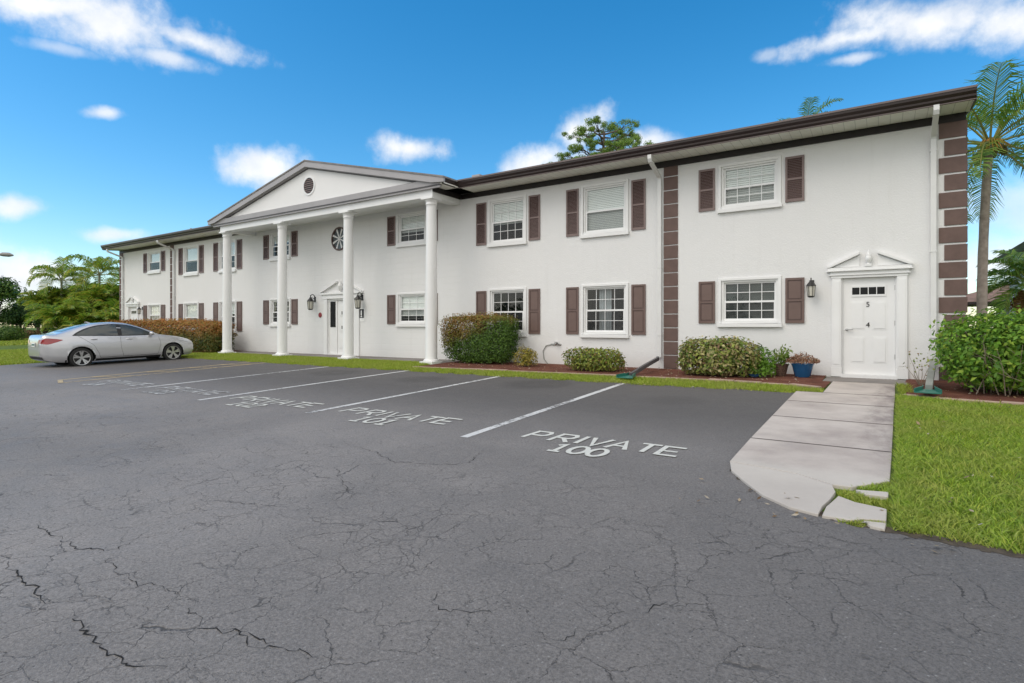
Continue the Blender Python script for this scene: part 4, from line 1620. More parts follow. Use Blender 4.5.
def litter():
    n = len(P_)
    a = rng.random(n) * 2 * PI
    L = .010 + .022 * rng.random(n)
    d = np.stack([np.cos(a), np.sin(a), rng.normal(0, .25, n)], 1) * L[:, None]
    e = np.stack([-np.sin(a), np.cos(a), rng.normal(0, .25, n)], 1) * (L * .5)[:, None]
    c = np.stack([P_[:, 0], P_[:, 1], zz_], 1)
    V = np.stack([c - d, c - e, c + d, c + e], 1).reshape(-1, 3)
    i0 = np.arange(n)[:, None] * 4
    return V, np.hstack([i0, i0 + 1, i0 + 2, i0 + 3])


V, F = litter()
tag(np_mesh('fallen_leaves', V, F, leaf_mat('dry_leaf', [(.10, .06, .03), (.28, .19, .10), (.45, .38, .28), (.18, .12, .05), (.55, .52, .45)], trans=.1)), kind='stuff')

# ------------------------------------------------------------------ leaves and plants


def leaf_mesh(pos, nrm, size, aspect=.5, seed=0, fold=.18, droop=0.0):
    """one folded four-corner leaf for every position; returns verts and quads"""
    rng = np.random.default_rng(seed)
    n = len(pos)
    nrm = nrm + rng.normal(0, .55, (n, 3))
    nrm /= np.linalg.norm(nrm, axis=1)[:, None] + 1e-9
    r = rng.normal(0, 1, (n, 3))
    r[:, 2] += .3 - droop
    t = r - nrm * (r * nrm).sum(1)[:, None]
    t /= np.linalg.norm(t, axis=1)[:, None] + 1e-9
    b = np.cross(nrm, t)
    L = (np.asarray(size) * (.6 + .8 * rng.random(n)))[:, None]
    W = L * aspect
    A = pos - t * L * .5
    T = pos + t * L * .5 - nrm * L * .10
    M = pos + nrm * L * fold * .5
    V = np.stack([A, M - b * W * .5, T, M + b * W * .5], 1).reshape(-1, 3)
    i0 = np.arange(n)[:, None] * 4
    return V, np.hstack([i0, i0 + 1, i0 + 2, i0 + 3])


BARK = mat('grey_bark', (0.20, 0.17, 0.14), .9, var=(6, .3), bump=(30, .6, .01))
BARKD = mat('dark_bark', (0.07, 0.052, 0.04), .9, var=(6, .3), bump=(30, .6, .01))
DEADB = mat('pale_twigs', (0.22, 0.18, 0.135), .9, var=(8, .25))


def clump_field(n, half, rng, shell=.55, boxy=2.6):
    """points near the surface of a bumpy rounded block of half sizes `half`, with outward normals"""
    d = rng.normal(0, 1, (n, 3))
    d /= np.linalg.norm(d, axis=1)[:, None]
    p = d / ((np.abs(d) ** boxy).sum(1) ** (1.0 / boxy))[:, None]      # a ball swollen towards a block
    r = 1 - shell * rng.random(n) ** 2
    return p * r[:, None] * half, d


def lump(p, s, amp, seed):
    rng = np.random.default_rng(seed)
    k = rng.normal(0, 1, (6, 3)) * s
    ph = rng.random(6) * 6.28
    return amp * sum(np.sin(p @ k[i] + ph[i]) for i in range(6)) / 2.4


def bush(name, label, cat, x, y, half, material, n, leaf, seed, twigs=10, aspect=.5, shell=.5, amp=.12, core=True, group=None, twig_mat=None, lift=0.0, taper=0.0, lumps=3.0, twig_len=1.0, zlo=0.0, boxy=2.8):
    rng = np.random.default_rng(seed)
    z = gz(x, y)
    t = thing(name, label, cat, (x, y, z), 0, group)
    half = np.array(half, float)
    p, d = clump_field(n, half, rng, shell, boxy)
    p *= (1 + lump(p / half.max(), lumps, amp, seed))[:, None]
    p += d * (rng.random(n) ** 6)[:, None] * half.min() * .28
    if taper:
        f = 1 - taper * np.clip(-p[:, 2] / half[2] * .5 + .5, 0, 1)
        p[:, :2] *= f[:, None]
    p[:, 2] += half[2] + lift
    keep = p[:, 2] > zlo + .02 + rng.random(n) * .06
    p, d = p[keep], d[keep]
    V, F = leaf_mesh(p, d + np.array([0, 0, .5]), leaf, aspect, seed)
    np_mesh('foliage', V, F, material, t)
    m = MB()
    rr = random.Random(seed)
    for k in range(twigs):
        a = rr.uniform(0, 2 * PI)
        e = (half[0] * rr.uniform(.2, .9) * math.cos(a), half[1] * rr.uniform(.2, .9) * math.sin(a), (half[2] * 2 + lift) * rr.uniform(.6, .92) * twig_len)
        b = (e[0] * .25 + rr.uniform(-.05, .05) * half[0] * 3, e[1] * .25, -.03)
        md = (e[0] * .55 + rr.uniform(-.1, .1) * half[0], e[1] * .55 + rr.uniform(-.1, .1) * half[1], e[2] * .5)
        m.tube([b, md, e], [.018 * max(.5, half[2]), .012 * max(.5, half[2]), .004], 5)
    if twigs:
        m.build('stem', twig_mat or BARK, t, loc=(0, 0, 0))
    return t


HEDGE_M = leaf_mat('hedge_leaf', [(0.036, 0.091, 0.020), (0.083, 0.165, 0.026), (0.141, 0.248, 0.036), (0.058, 0.123, 0.023)],
                   hi=[(0.22, 0.085, 0.035), (0.24, 0.24, 0.045), (0.34, 0.14, 0.045), (0.20, 0.26, 0.04), (0.40, 0.24, 0.07), (0.26, 0.10, 0.04)], hi_z=(1.15, 1.75), noise_mix=(1.0, -.38))
HEDGE_L = leaf_mat('red_hedge_leaf', [(0.045, 0.090, 0.021), (0.105, 0.135, 0.027), (0.180, 0.128, 0.030), (0.075, 0.120, 0.021)],
                   hi=[(0.300, 0.105, 0.033), (0.420, 0.173, 0.042), (0.330, 0.210, 0.045), (0.225, 0.180, 0.038)], hi_z=(0.95, 1.55))
GOLD = leaf_mat('golden_leaf', [(0.150, 0.180, 0.027), (0.330, 0.300, 0.045), (0.480, 0.375, 0.068), (0.210, 0.150, 0.045)], trans=.3)
MIXG = leaf_mat('yellow_green_leaf', [(0.090, 0.154, 0.029), (0.216, 0.288, 0.046), (0.396, 0.432, 0.082), (0.126, 0.180, 0.036), (0.360, 0.198, 0.090)], trans=.3)
PINKG = leaf_mat('pink_green_leaf', [(0.069, 0.117, 0.031), (0.176, 0.273, 0.049), (0.390, 0.448, 0.098), (0.254, 0.146, 0.088), (0.585, 0.527, 0.254), (0.117, 0.176, 0.039)], trans=.3)
LIME = leaf_mat('lime_leaf', [(0.090, 0.210, 0.024), (0.210, 0.390, 0.045), (0.150, 0.300, 0.030)], trans=.35)
BIGG = leaf_mat('shrub_leaf', [(0.056, 0.140, 0.022), (0.140, 0.300, 0.034), (0.244, 0.440, 0.048), (0.094, 0.206, 0.026), (0.375, 0.506, 0.066)], trans=.35)
DKG = leaf_mat('dark_tree_leaf', [(0.018, 0.053, 0.015), (0.045, 0.105, 0.021), (0.083, 0.150, 0.027), (0.030, 0.075, 0.018)], trans=.25)
MDG = leaf_mat('mid_tree_leaf', [(0.034, 0.085, 0.020), (0.085, 0.170, 0.027), (0.145, 0.221, 0.037)], trans=.3)
SUCC = leaf_mat('coral_succulent_leaf', [(0.20, 0.10, 0.055), (0.34, 0.17, 0.11), (0.42, 0.25, 0.17), (0.17, 0.14, 0.06)], trans=.2)

bush('hedge', 'squarely trimmed hedge with reddish new growth on its left, beside the right portico column', 'hedge', -9.90, -.62, (1.22, .50, .645), HEDGE_M, 26000, .05, 21, 26, .55, .24, .02, lift=.10, taper=.14, twig_mat=BARKD, boxy=7)
bush('hedge', 'long rusty red hedge behind the silver car, left of the portico', 'hedge', -28.4, -1.0, (5.45, .62, .655), HEDGE_L, 42000, .085, 22, 30, .55, .30, .015, lift=.02, twig_mat=BARKD, lumps=8, boxy=9)
bush('small_shrub', 'small golden round shrub next to the trimmed hedge', 'shrub', -8.05, -.95, (.28, .26, .26), GOLD, 1500, .055, 23, 8, .5, .7, .14)
bush('small_shrub', 'low wide yellow green shrub under the lower tall-sash window left of the quoin strip', 'shrub', -5.93, -1.18, (.72, .36, .285), MIXG, 4200, .07, 24, 14, .5, .55, .12, boxy=3.4)
bush('flowering_shrub', 'waist high mottled pink and green shrub right of the brown quoin strip', 'shrub', -3.02, -.95, (.76, .46, .385), PINKG, 6500, .085, 25, 20, .5, .5, .08, lift=.04, boxy=3.6)
bush('small_shrub', 'bright green feathery plant beside the mottled pink shrub', 'plant', -2.25, -.62, (.30, .26, .30), LIME, 1700, .07, 26, 8, .35, .7, .16)
bush('small_shrub', 'tiny lime green plant in front of the woven basket pot', 'plant', -2.12, -.95, (.22, .18, .17), LIME, 700, .06, 27, 6, .35, .7, .16)
bush('big_shrub', 'large loose green shrub with bare twigs at the right end of the building', 'shrub', 2.28, -1.35, (1.22, .98, .66), BIGG, 21000, .09, 28, 60, .48, .5, .13, twig_mat=DEADB, lumps=3.5)
bush('big_shrub', 'second loose green shrub at the right edge of the photo, behind the lawn', 'shrub', 4.35, -1.2, (1.2, 1.0, .70), BIGG, 9000, .09, 29, 30, .48, .5, .13, twig_mat=DEADB, lumps=3.5)
# scraggly bare twigs sticking out of the big shrub, by the downspout end
t = bpy.data.objects['big_shrub']
m = MB()
rr = random.Random(5)
for k in range(34):
    x0 = rr.uniform(-1.0, .9)
    a = Vector((x0, rr.uniform(-.85, -.3), .02))
    e = a + Vector((rr.uniform(-.55, .35), rr.uniform(-.35, .05), rr.uniform(.35, 1.0)))
    mid = a.lerp(e, .5) + Vector((rr.uniform(-.1, .1), rr.uniform(-.1, .1), .05))
    m.tube([a, mid, e], [.008, .0055, .0025], 5)
    for j in range(2):
        b = mid.lerp(e, rr.uniform(0, .6))
        m.tube([b, b + Vector((rr.uniform(-.25, .25), rr.uniform(-.15, .1), rr.uniform(.05, .3)))], [.006, .002], 4)
m.build('twig', DEADB, t, loc=(0, 0, 0))
m = MB()
t = thing('bare_shrub', 'thin leafless shrub in front of the white wall beside the grey downspout end', 'shrub', (.62, -1.0, gz(0, -1.0)))
for k in range(9):
    e = Vector((rr.uniform(-.25, .3), rr.uniform(-.2, .2), rr.uniform(.3, .62)))
    m.tube([(0, 0, -.03), e * .5 + Vector((rr.uniform(-.05, .05), 0, 0)), e], [.008, .006, .002], 4)
m.build('stem', DEADB, t, loc=(0, 0, 0))
pp = RNG.normal(0, 1, (60, 3)) * np.array([.15, .12, .14]) + np.array([.02, 0, .42])
V, F = leaf_mesh(pp, RNG.normal(0, 1, (60, 3)), .05, .6, 3)
np_mesh('foliage', V, F, MIXG, t)

# pots
BLUE = mat('blue_glaze', (0.012, 0.11, 0.27), .18, coat=.6, var=(5, .15))
x, y = -1.40, -.50
t = thing('plant_pot', 'glossy blue pot of coral coloured succulents left of the white door', 'pot', (x, y, gz(x, y) + .016))
m = MB()
m.lathe([(.14, 0), (.15, .01), (.205, .23), (.222, .268), (.227, .285), (.213, .285), (.195, .235), (.18, .225)], (0, 0, 0), 28)
m.build('bowl', BLUE, t, loc=(0, 0, 0), smooth=True)
m = MB()
m.lathe([(.18, .21), (.19, .23), (.05, .245)], (0, 0, 0), 18)
m.build('soil', MULCH, t, loc=(0, 0, 0))
a = RNG.random(1000) * 2 * PI
r = np.sqrt(RNG.random(1000)) * .33
pp = np.stack([r * np.cos(a), r * np.sin(a), .285 + RNG.random(1000) * .24 * (1.15 - r / .36) + .02], 1)
V, F = leaf_mesh(pp, pp - np.array([0, 0, .1]), .045, .5, 4)
np_mesh('succulents', V, F, SUCC, t)
x, y = -1.83, -.48
t = thing('plant_pot', 'brown woven basket pot with a tall light green plant, next to the blue pot', 'pot', (x, y, gz(x, y) + .016))
BASK = mat('woven_basket', (0.11, 0.065, 0.045), .8, var=(30, .5), bump=(60, .8, .01))
m = MB()
pr = []
for k in range(13):
    pr.append((.10 + .06 * k / 12 + (.006 if k % 2 else 0), .26 * k / 12))
m.lathe(pr + [(.145, .25), (.14, .22)], (0, 0, 0), 24)
m.build('bowl', BASK, t, loc=(0, 0, 0))
m = MB()
for k in range(7):
    a0 = random.uniform(0, 2 * PI)
    m.tube([(0, 0, .2), (.08 * math.cos(a0), .08 * math.sin(a0), .36), (.14 * math.cos(a0), .14 * math.sin(a0), random.uniform(.42, .62))], [.01, .007, .003], 5)
m.build('stem', LIME, t, loc=(0, 0, 0))
pp = RNG.normal(0, 1, (150, 3)) * np.array([.09, .08, .11]) + np.array([.03, 0, .42])
pp[:, 2] = np.maximum(pp[:, 2], .26)
V, F = leaf_mesh(pp, pp * np.array([1, 1, .3]), .095, .42, 5)
np_mesh('foliage', V, F, leaf_mat('pale_plant_leaf', [(.12, .2, .035), (.2, .29, .06), (.28, .34, .10)], trans=.3), t)
# small white globe on a stake in the pink shrub, blue bowl on the mulch
t = thing('garden_globe', 'small white globe light on a stake in front of the mottled shrub', 'garden light', (-2.50, -1.06, gz(0, -1.06)))
m = MB()
m.tube([(0, 0, -.03), (0, 0, .38)], .008, 6)
m.build('stake', DKPIPE, t, loc=(0, 0, 0))
m = MB()
m.lathe([(.062 * math.sin(PI * k / 10) + .001, .44 - .062 * math.cos(PI * k / 10)) for k in range(11)], (0, 0, 0), 16)
m.build('globe', mat('white_globe', (.52, .53, .54), .15), t, loc=(0, 0, 0), smooth=True)
m = MB()
m.lathe([(.05, 0), (.10, .035), (.13, .075), (.135, .08), (.12, .075), (.09, .04), (.03, .02)], (-2.26, -1.06, gz(0, -1.06) + .018), 18)
tag(m.build('ornament_bowl', BLUE, loc=(-2.26, -1.06, gz(0, -1.06)), smooth=True), 'small shallow blue bowl lying on the mulch under the mottled shrub', 'bowl')

# downspout extensions: pipes that lead the rain to green splash ends on the grass
def extension(a, b, material, label, r=.05):
    a, b = Vector(a), Vector(b)
    t = thing('drain_pipe', label, 'drain pipe', tuple(b))
    m = MB()
    m.tube([a - b, (a - b) * .98 + Vector((0, 0, -.02)), (a - b) * .5 + Vector((0, 0, .0)), (b - a) * .0], r, 4, rect=(r, r * .75))
    m.build('pipe', material, t, loc=(0, 0, 0))
    m = MB()
    d = (b - a)
    d.z = 0
    d.normalize()
    n = Vector((-d.y, d.x, 0))
    h0, h1 = .022, .016
    for sgn in (-1, 1):
        pass
    P = [(-.10, .07), (.10, .09), (.42, .17), (.42, -.17), (.10, -.09), (-.10, -.07)]
    lo = [d * u + n * v + Vector((0, 0, -.035)) for u, v in P]
    hi = [d * u + n * v + Vector((0, 0, -.010 - .012 * (u > .3))) for u, v in P]
    m.add(lo + hi, [tuple(range(6))[::-1], tuple(range(6, 12))] + [(i, (i + 1) % 6, 6 + (i + 1) % 6, 6 + i) for i in range(6)])
    for s in (1, -1):
        q = [d * -.10 + n * s * .07, d * .10 + n * s * .09, d * .42 + n * s * .17]
        for i in range(2):
            m.add([q[i] + Vector((0, 0, -.03)), q[i + 1] + Vector((0, 0, -.03)), q[i + 1] + Vector((0, 0, .035)), q[i] + Vector((0, 0, .05)),
                   q[i] + n * s * .012 + Vector((0, 0, -.03)), q[i + 1] + n * s * .012 + Vector((0, 0, -.03)), q[i + 1] + n * s * .012 + Vector((0, 0, .035)), q[i] + n * s * .012 + Vector((0, 0, .05))],
                  [(0, 1, 2, 3), (7, 6, 5, 4), (0, 4, 5, 1), (1, 5, 6, 2), (2, 6, 7, 3), (3, 7, 4, 0)])
    m.build('splash_end', GREENPL, t, loc=(0, 0, 0))
    return t


extension((-4.68, -.12, .24), (-4.55, -2.30, gz(0, -2.3) + .085), DKPIPE, 'dark grey drain pipe with a green splash end, leading out from the brown quoin strip', .042)
extension((.855, -.12, .33), (.66, -2.35, gz(0, -2.35) + .11), GRYPIPE, 'light grey drain pipe with a green splash end beside the big green shrub', .066)

# ------------------------------------------------------------------ palms


def frond(rng, base, az, elev, length, sag, nl, leaf_len, wd, twist=.0, leaf_droop=.6, vee=.5, side_bend=0.0):
    """arching rib with two rows of strip leaflets; returns (rib path, verts, quads)"""
    d = Vector((math.cos(az), math.sin(az), 0))
    sd_ = Vector((-d.y, d.x, 0))
    pts = []
    p = Vector(base)
    e = elev
    n = 14
    for i in range(n + 1):
        pts.append(p.copy())
        st = length / n
        p = p + (d * math.cos(e) + Vector((0, 0, math.sin(e)))) * st + sd_ * side_bend * st * (i / n)
        e -= sag / n * (0.5 + 1.2 * i / n)
    V, F = [], []
    for k in range(nl):
        u = .14 + .86 * (k + .5) / nl
        f = u * n
        i = min(int(f), n - 1)
        q = pts[i].lerp(pts[i + 1], f - i)
        t = (pts[i + 1] - pts[i]).normalized()
        nr = sd_.cross(t).normalized()
        if nr.z < 0:
            nr = -nr
        ll = leaf_len * (math.sin(PI * min(1, .12 + u * .9)) ** .6) * rng.uniform(.85, 1.1)
        for s in (-1, 1):
            dr = (sd_ * s * .8 + t * .65 + nr * vee * rng.uniform(.6, 1.2)).normalized()
            a = q
            b = a + dr * ll * .5
            c = b + (dr + Vector((0, 0, -leaf_droop * rng.uniform(.5, 1.5)))).normalized() * ll * .5
            w_ = t * wd * rng.uniform(.8, 1.2)
            o = len(V)
            V += [a - w_ * .35, a + w_ * .35, b - w_ * .5, b + w_ * .5, c - w_ * .08, c + w_ * .08]
            F += [(o, o + 1, o + 3, o + 2), (o + 2, o + 3, o + 5, o + 4)]
    return pts, V, F


def palm(name, label, x, y, h, lean, trunk_r, nf, flen, leaf_len, nl, wd, lmat, rib_mat, trunk_mat, seed, elev=(-.5, 1.35), sag=1.7, z0=None, dead=0, dead_mat=None, fruit=False, droop=.6, group=None, curved=0.0):
    rng = random.Random(seed)
    z = gz(x, y) if z0 is None else z0
    t = thing(name, label, 'palm tree', (x, y, z), 0, group)
    top = Vector((lean[0], lean[1], h))
    m = MB()
    path, rad = [], []
    for i in range(15):
        u = i / 14
        path.append(Vector((lean[0] * u ** 1.6 + curved * math.sin(PI * u), lean[1] * u ** 1.6, -.1 + (h + .1) * u)))
        rad.append(trunk_r * (1.25 - .25 * min(1, u * 6)) * (1 - .25 * u) * (1.03 if i % 2 else .98))
    m.tube(path, rad, 14)
    m.build('trunk', trunk_mat, t, loc=(0, 0, 0), smooth=True)
    V, F, mb = [], [], MB()
    for k in range(nf):
        az = k * 2.39996 + rng.uniform(-.2, .2)
        u = k / max(1, nf - 1)
        e = elev[1] + (elev[0] - elev[1]) * u + rng.uniform(-.12, .12)
        pts, v, f = frond(rng, top + Vector((math.cos(az) * .08, math.sin(az) * .08, -.05 - .15 * u)), az, e, flen * rng.uniform(.85, 1.1), sag * rng.uniform(.8, 1.2), nl, leaf_len, wd, leaf_droop=droop, side_bend=rng.uniform(-.25, .25))
        o = len(V)
        V += [tuple(q) for q in v]
        F += [tuple(o + i for i in q) for q in f]
        mb.tube(pts, [.035 * (flen / 3) * (1 - .85 * i / (len(pts) - 1)) for i in range(len(pts))], 5)
    fo = np_mesh('frond', np.array(V), np.array(F), lmat, t)
    fo.name = 'crown'
    mb.build('rib', rib_mat, fo, loc=(0, 0, 0))
    if dead:
        V, F = [], []
        for k in range(dead):
            az = rng.uniform(0, 2 * PI)
            pts, v, f = frond(rng, top + Vector((0, 0, -.25)), az, -.7 + rng.uniform(-.3, .3), flen * .6, .9, nl // 2, leaf_len * .8, wd, leaf_droop=1.2)
            o = len(V)
            V += [tuple(q) for q in v]
            F += [tuple(o + i for i in q) for q in f]
        np_mesh('dead_fronds', np.array(V), np.array(F), dead_mat, t)
    if fruit:
        m = MB()
        for k in range(16):
            a = rng.uniform(0, 2 * PI)
            c = top + Vector((math.cos(a) * .28, math.sin(a) * .28, -.40 + rng.uniform(-.15, .15)))
            m.lathe([(.085 * math.sin(PI * i / 7) + .001, -.10 * math.cos(PI * i / 7)) for i in range(8)], tuple(c), 10)
        m.build('coconuts', mat('green_coconut', (.10, .085, .02), .5, var=(5, .4)), t, loc=(0, 0, 0), smooth=True)
        m = MB()
        for k in range(22):
            a = rng.uniform(0, 2 * PI)
            b = top + Vector((0, 0, -.2))
            m.tube([b, b + Vector((math.cos(a) * .22, math.sin(a) * .22, .12)), b + Vector((math.cos(a) * .42, math.sin(a) * .42, -.05 - rng.uniform(0, .2)))], [.025, .018, .008], 5)
        m.build('flower_stalks', mat('orange_flower_stalk', (.42, .20, .03), .6, var=(6, .3)), t, loc=(0, 0, 0))
    return t


PALMG = leaf_mat('coconut_leaflet', [(0.064, 0.161, 0.030), (0.151, 0.300, 0.047), (0.257, 0.407, 0.064), (0.108, 0.215, 0.039), (0.365, 0.451, 0.086)], trans=.35, rough=.4, spec=.4)
ARECA = leaf_mat('areca_leaflet', [(0.047, 0.118, 0.016), (0.140, 0.265, 0.025), (0.281, 0.390, 0.047), (0.203, 0.344, 0.031), (0.468, 0.421, 0.055), (0.078, 0.156, 0.018)], trans=.45, rough=.45)
RIB = mat('palm_rib', (0.24, 0.24, 0.06), .5)
RIBW = mat('pale_palm_rib', (0.40, 0.38, 0.20), .5)
PTRUNK = mat('palm_trunk', (0.36, 0.30, 0.265), .9, var=(8, .25), bump=(18, .8, .02))
DEADF = leaf_mat('dead_frond', [(0.22, 0.12, 0.05), (0.35, 0.20, 0.08), (0.15, 0.08, 0.04)], trans=.2)
palm('coconut_palm', 'tall coconut palm with orange flower stalks beside the right corner of the building', 2.16, 4.6, 5.85, (.14, .0), .118, 22, 2.5, .75, 42, .036, PALMG, RIB, PTRUNK, 31, elev=(-.7, 1.35), sag=1.25, fruit=True, droop=.9, curved=-.04)
palm('fan_palm', 'short bushy palm with brown dead fronds under its crown, right of the coconut palm', 3.35, 6.0, 2.35, (.0, .0), .16, 24, 1.35, .55, 26, .045, PALMG, RIB, PTRUNK, 32, elev=(-.3, 1.3), sag=1.6, dead=16, dead_mat=DEADF, droop=.9)
palm('tall_palm', 'distant palm whose crown tips show above the roof edge', -3.05, 17.0, 10.75, (0, 0), .17, 18, 2.0, .55, 30, .05, PALMG, RIB, PTRUNK, 33, elev=(-.5, 1.2), sag=1.6, droop=.8)


# areca clump left of the building: many thin stems, arching yellow green fronds
def areca(label, x, y, h, ns, seed, spread=1.4, flen=2.6):
    rng = random.Random(seed)
    t = thing('areca_palm', label, 'palm tree', (x, y, gz(x, y)), 0, 'areca palms by the left end of the building')
    V, F, rb, tk = [], [], MB(), MB()
    for s in range(ns):
        a = rng.uniform(0, 2 * PI)
        r = spread * math.sqrt(rng.random())
        b = Vector((r * .45 * math.cos(a), r * .45 * math.sin(a), -.1))
        hh = h * rng.uniform(.40, 1.0)
        tp = Vector((r * math.cos(a), r * math.sin(a), hh))
        tk.tube([b, b.lerp(tp, .5) + Vector((0, 0, .1)), tp], [.055, .048, .04], 7)
        nfr = 8
        for k in range(nfr):
            az = k * 2.39996 + rng.uniform(-.3, .3)
            e = rng.uniform(.45, 1.4)
            pts, v, f = frond(rng, tp, az, e, flen * rng.uniform(.7, 1.1), rng.uniform(1.5, 2.4), 22, .85, .085, leaf_droop=.9, vee=.55)
            o = len(V)
            V += [tuple(q) for q in v]
            F += [tuple(o + i for i in q) for q in f]
            rb.tube(pts, [.022 * (1 - .8 * i / (len(pts) - 1)) for i in range(len(pts))], 4)
    tk.build('trunk', mat('areca_stem', (0.30, 0.29, 0.20), .6, var=(4, .3)), t, loc=(0, 0, 0))
    fo = np_mesh('crown', np.array(V), np.array(F), ARECA, t)
    rb.build('rib', RIBW, fo, loc=(0, 0, 0))
    return t


def at(px, depth):
    """a spot on the ground seen at pixel column px at this distance in front of the camera"""
    a = (px - 512.0) / 560.0 * depth
    return a * math.cos(TH) - depth * math.sin(TH), a * math.sin(TH) + depth * math.cos(TH) + CAM.y


x, y = at(97, 40)
areca('yellow green areca palm clump with pale stems, nearest to the left end of the building', x, y, 3.4, 15, 41, 1.4, 2.0)
x, y = at(66, 43)
areca('areca palm clump in the middle, behind the roof of the silver car', x, y, 3.1, 15, 42, 1.5, 2.0)
x, y = at(82, 37)
areca('low leafy areca palm clump in front of the tall ones', x, y, 1.8, 14, 43, 1.7, 1.9)


x, y = at(99, 41)
palm('feather_palm', 'tall feather palm with drooping leaflets, nearer to the left end of the building', x, y, 5.0, (.1, 0), .09, 13, 2.6, .95, 30, .07, ARECA, RIBW, MATS['areca_stem'], 71, elev=(.05, 1.30), sag=2.3, droop=1.7)
x, y = at(62, 42)
palm('feather_palm', 'tall feather palm with drooping leaflets, farther left above the silver car', x, y, 4.7, (-.1, 0), .09, 12, 2.5, .95, 30, .07, ARECA, RIBW, MATS['areca_stem'], 72, elev=(.05, 1.30), sag=2.3, droop=1.7)


def tree(name, label, x, y, h, crown, material, n, leaf, seed, trunk_r=.18, lobes=9, cz=.6, cat='tree', tm=None, group=None):
    """trunk, limbs and a crown of leaf clumps with gaps between them"""
    rng = np.random.default_rng(seed)
    rr = random.Random(seed)
    t = thing(name, label, cat, (x, y, gz(x, y)), 0, group)
    m = MB()
    hb = h * (1 - cz)
    m.tube([(0, 0, -.1), (.05, .02, hb * .6), (.0, .05, hb + (h - hb) * .4)], [trunk_r * 1.3, trunk_r, trunk_r * .5], 9)
    P, D = [], []
    for k in range(lobes):
        a = k * 2.4 + rr.uniform(-.3, .3)
        u = (k + .5) / lobes
        r = crown * math.sqrt(u) * .75
        c = np.array([r * math.cos(a), r * math.sin(a), hb + (h - hb) * (.25 + .6 * (1 - u * .6) * rr.uniform(.75, 1.1))])
        s = crown * rr.uniform(.30, .48)
        q, d = clump_field(n // lobes, np.array([s, s, s * .72]), rng, .8)
        q *= (1 + lump(q / s, 3.2, .22, seed + k))[:, None]
        P.append(q + c)
        D.append(d)
        m.tube([(0, 0, hb * .75), tuple(c * np.array([.5, .5, .8])), tuple(c)], [trunk_r * .45, trunk_r * .28, trunk_r * .08], 6)
    P, D = np.vstack(P), np.vstack(D)
    keep = P[:, 2] > .1
    V, F = leaf_mesh(P[keep], D[keep] + np.array([0, 0, .5]), leaf, .55, seed)
    m.build('trunk', tm or BARKD, t, loc=(0, 0, 0), smooth=True)
    np_mesh('crown', V, F, material, t)
    return t


x, y = at(-8, 50)
tree('shade_tree', 'mid green tree with drooping crown at the left edge of the photo', x, y, 6.2, 2.3, MDG, 7000, .22, 51, .2, 11, .8)
x, y = at(20, 52)
tree('garden_tree', 'low dark bushy tree in front of the shade tree', x, y, 3.1, 2.4, DKG, 6000, .20, 52, .14, 10, .92)
x, y = at(45, 56)
tree('garden_tree', 'mid green round tree between the dark bushy tree and the areca palms', x, y, 3.6, 2.6, MDG, 6000, .20, 53, .14, 10, .92)
x, y = at(38, 78)
tree('garden_tree', 'pale distant tree showing above the round one, left of the areca palms', x, y, 5.6, 3.6, MDG, 6000, .26, 54, .2, 10, .85)
x, y = at(118, 47)
tree('garden_tree', 'green tree filling the gap between areca palms and the building', x, y, 4.0, 2.3, MDG, 6000, .2, 55, .14, 10, .92)
x, y = at(84, 50)
tree('garden_tree', 'dark bushy tree filling the gaps behind the areca palms', x, y, 3.7, 3.6, DKG, 9000, .22, 58, .14, 12, .94)
x, y = at(5, 40)
bush('small_shrub', 'low clipped green shrub across the street at the left edge', 'shrub', x, y, (1.5, 1.0, .55), MDG, 3500, .12, 56, 8)
x, y = at(26, 46)
bush('flowering_shrub', 'low shrub with reddish flowers beyond the street, left of the silver car', 'shrub', x, y, (1.2, .9, .4), leaf_mat('reddish_leaf', [(.04, .07, .02), (.10, .12, .03), (.28, .12, .07), (.22, .12, .05)]), 2500, .11, 57, 8)


# slash pine behind the roof: bare forking limbs that carry flat tufts of needles
def pine(label, x, y, h, crown, seed):
    rng = np.random.default_rng(seed)
    rr = random.Random(seed)
    t = thing('pine_tree', label, 'pine tree', (x, y, gz(x, y)), 0)
    m = MB()
    m.tube([(0, 0, -.1), (.1, 0, h * .45), (-.15, .1, h * .72), (.1, 0, h * .9)], [.34, .28, .20, .07], 9)
    P, D = [], []
    for k in range(46):
        u = rr.random()
        a = k * 2.39996 + rr.uniform(-.3, .3)
        zb = h * (.60 + .30 * u)
        ln = crown * (1.0 - .62 * u) * rr.uniform(.55, 1.0)
        e = Vector((math.cos(a) * ln, math.sin(a) * ln, zb + ln * rr.uniform(.18, .45)))
        b = Vector((0, 0, zb))
        md = b.lerp(e, .55) + Vector((rr.uniform(-.2, .2), rr.uniform(-.2, .2), -.12))
        m.tube([b, md, e], [.085, .055, .02], 6)
        for j in range(rr.randint(4, 7)):
            c = e + Vector((rr.uniform(-1.1, 1.1), rr.uniform(-1.1, 1.1), rr.uniform(-.2, .6)))
            m.tube([md.lerp(e, rr.uniform(.2, 1)), c], [.028, .012], 4)
            s = rr.uniform(.24, .46)
            n = 130
            d = rng.normal(0, 1, (n, 3))
            d /= np.linalg.norm(d, axis=1)[:, None]
            q = d * np.array([s, s, s * .6]) * (rng.random(n) ** .5)[:, None]
            P.append(q + np.array(c))
            D.append(d)
    V, F = leaf_mesh(np.vstack(P), np.vstack(D), .24, .15, seed)
    m.build('trunk', mat('pine_bark', (.11, .085, .07), .95, var=(5, .3)), t, loc=(0, 0, 0), smooth=True)
    np_mesh('crown', V, F, leaf_mat('pine_needles', [(0.07, 0.14, 0.025), (0.14, 0.25, 0.04), (0.22, 0.34, 0.05), (0.30, 0.38, 0.08)], trans=.2), t)
    return t


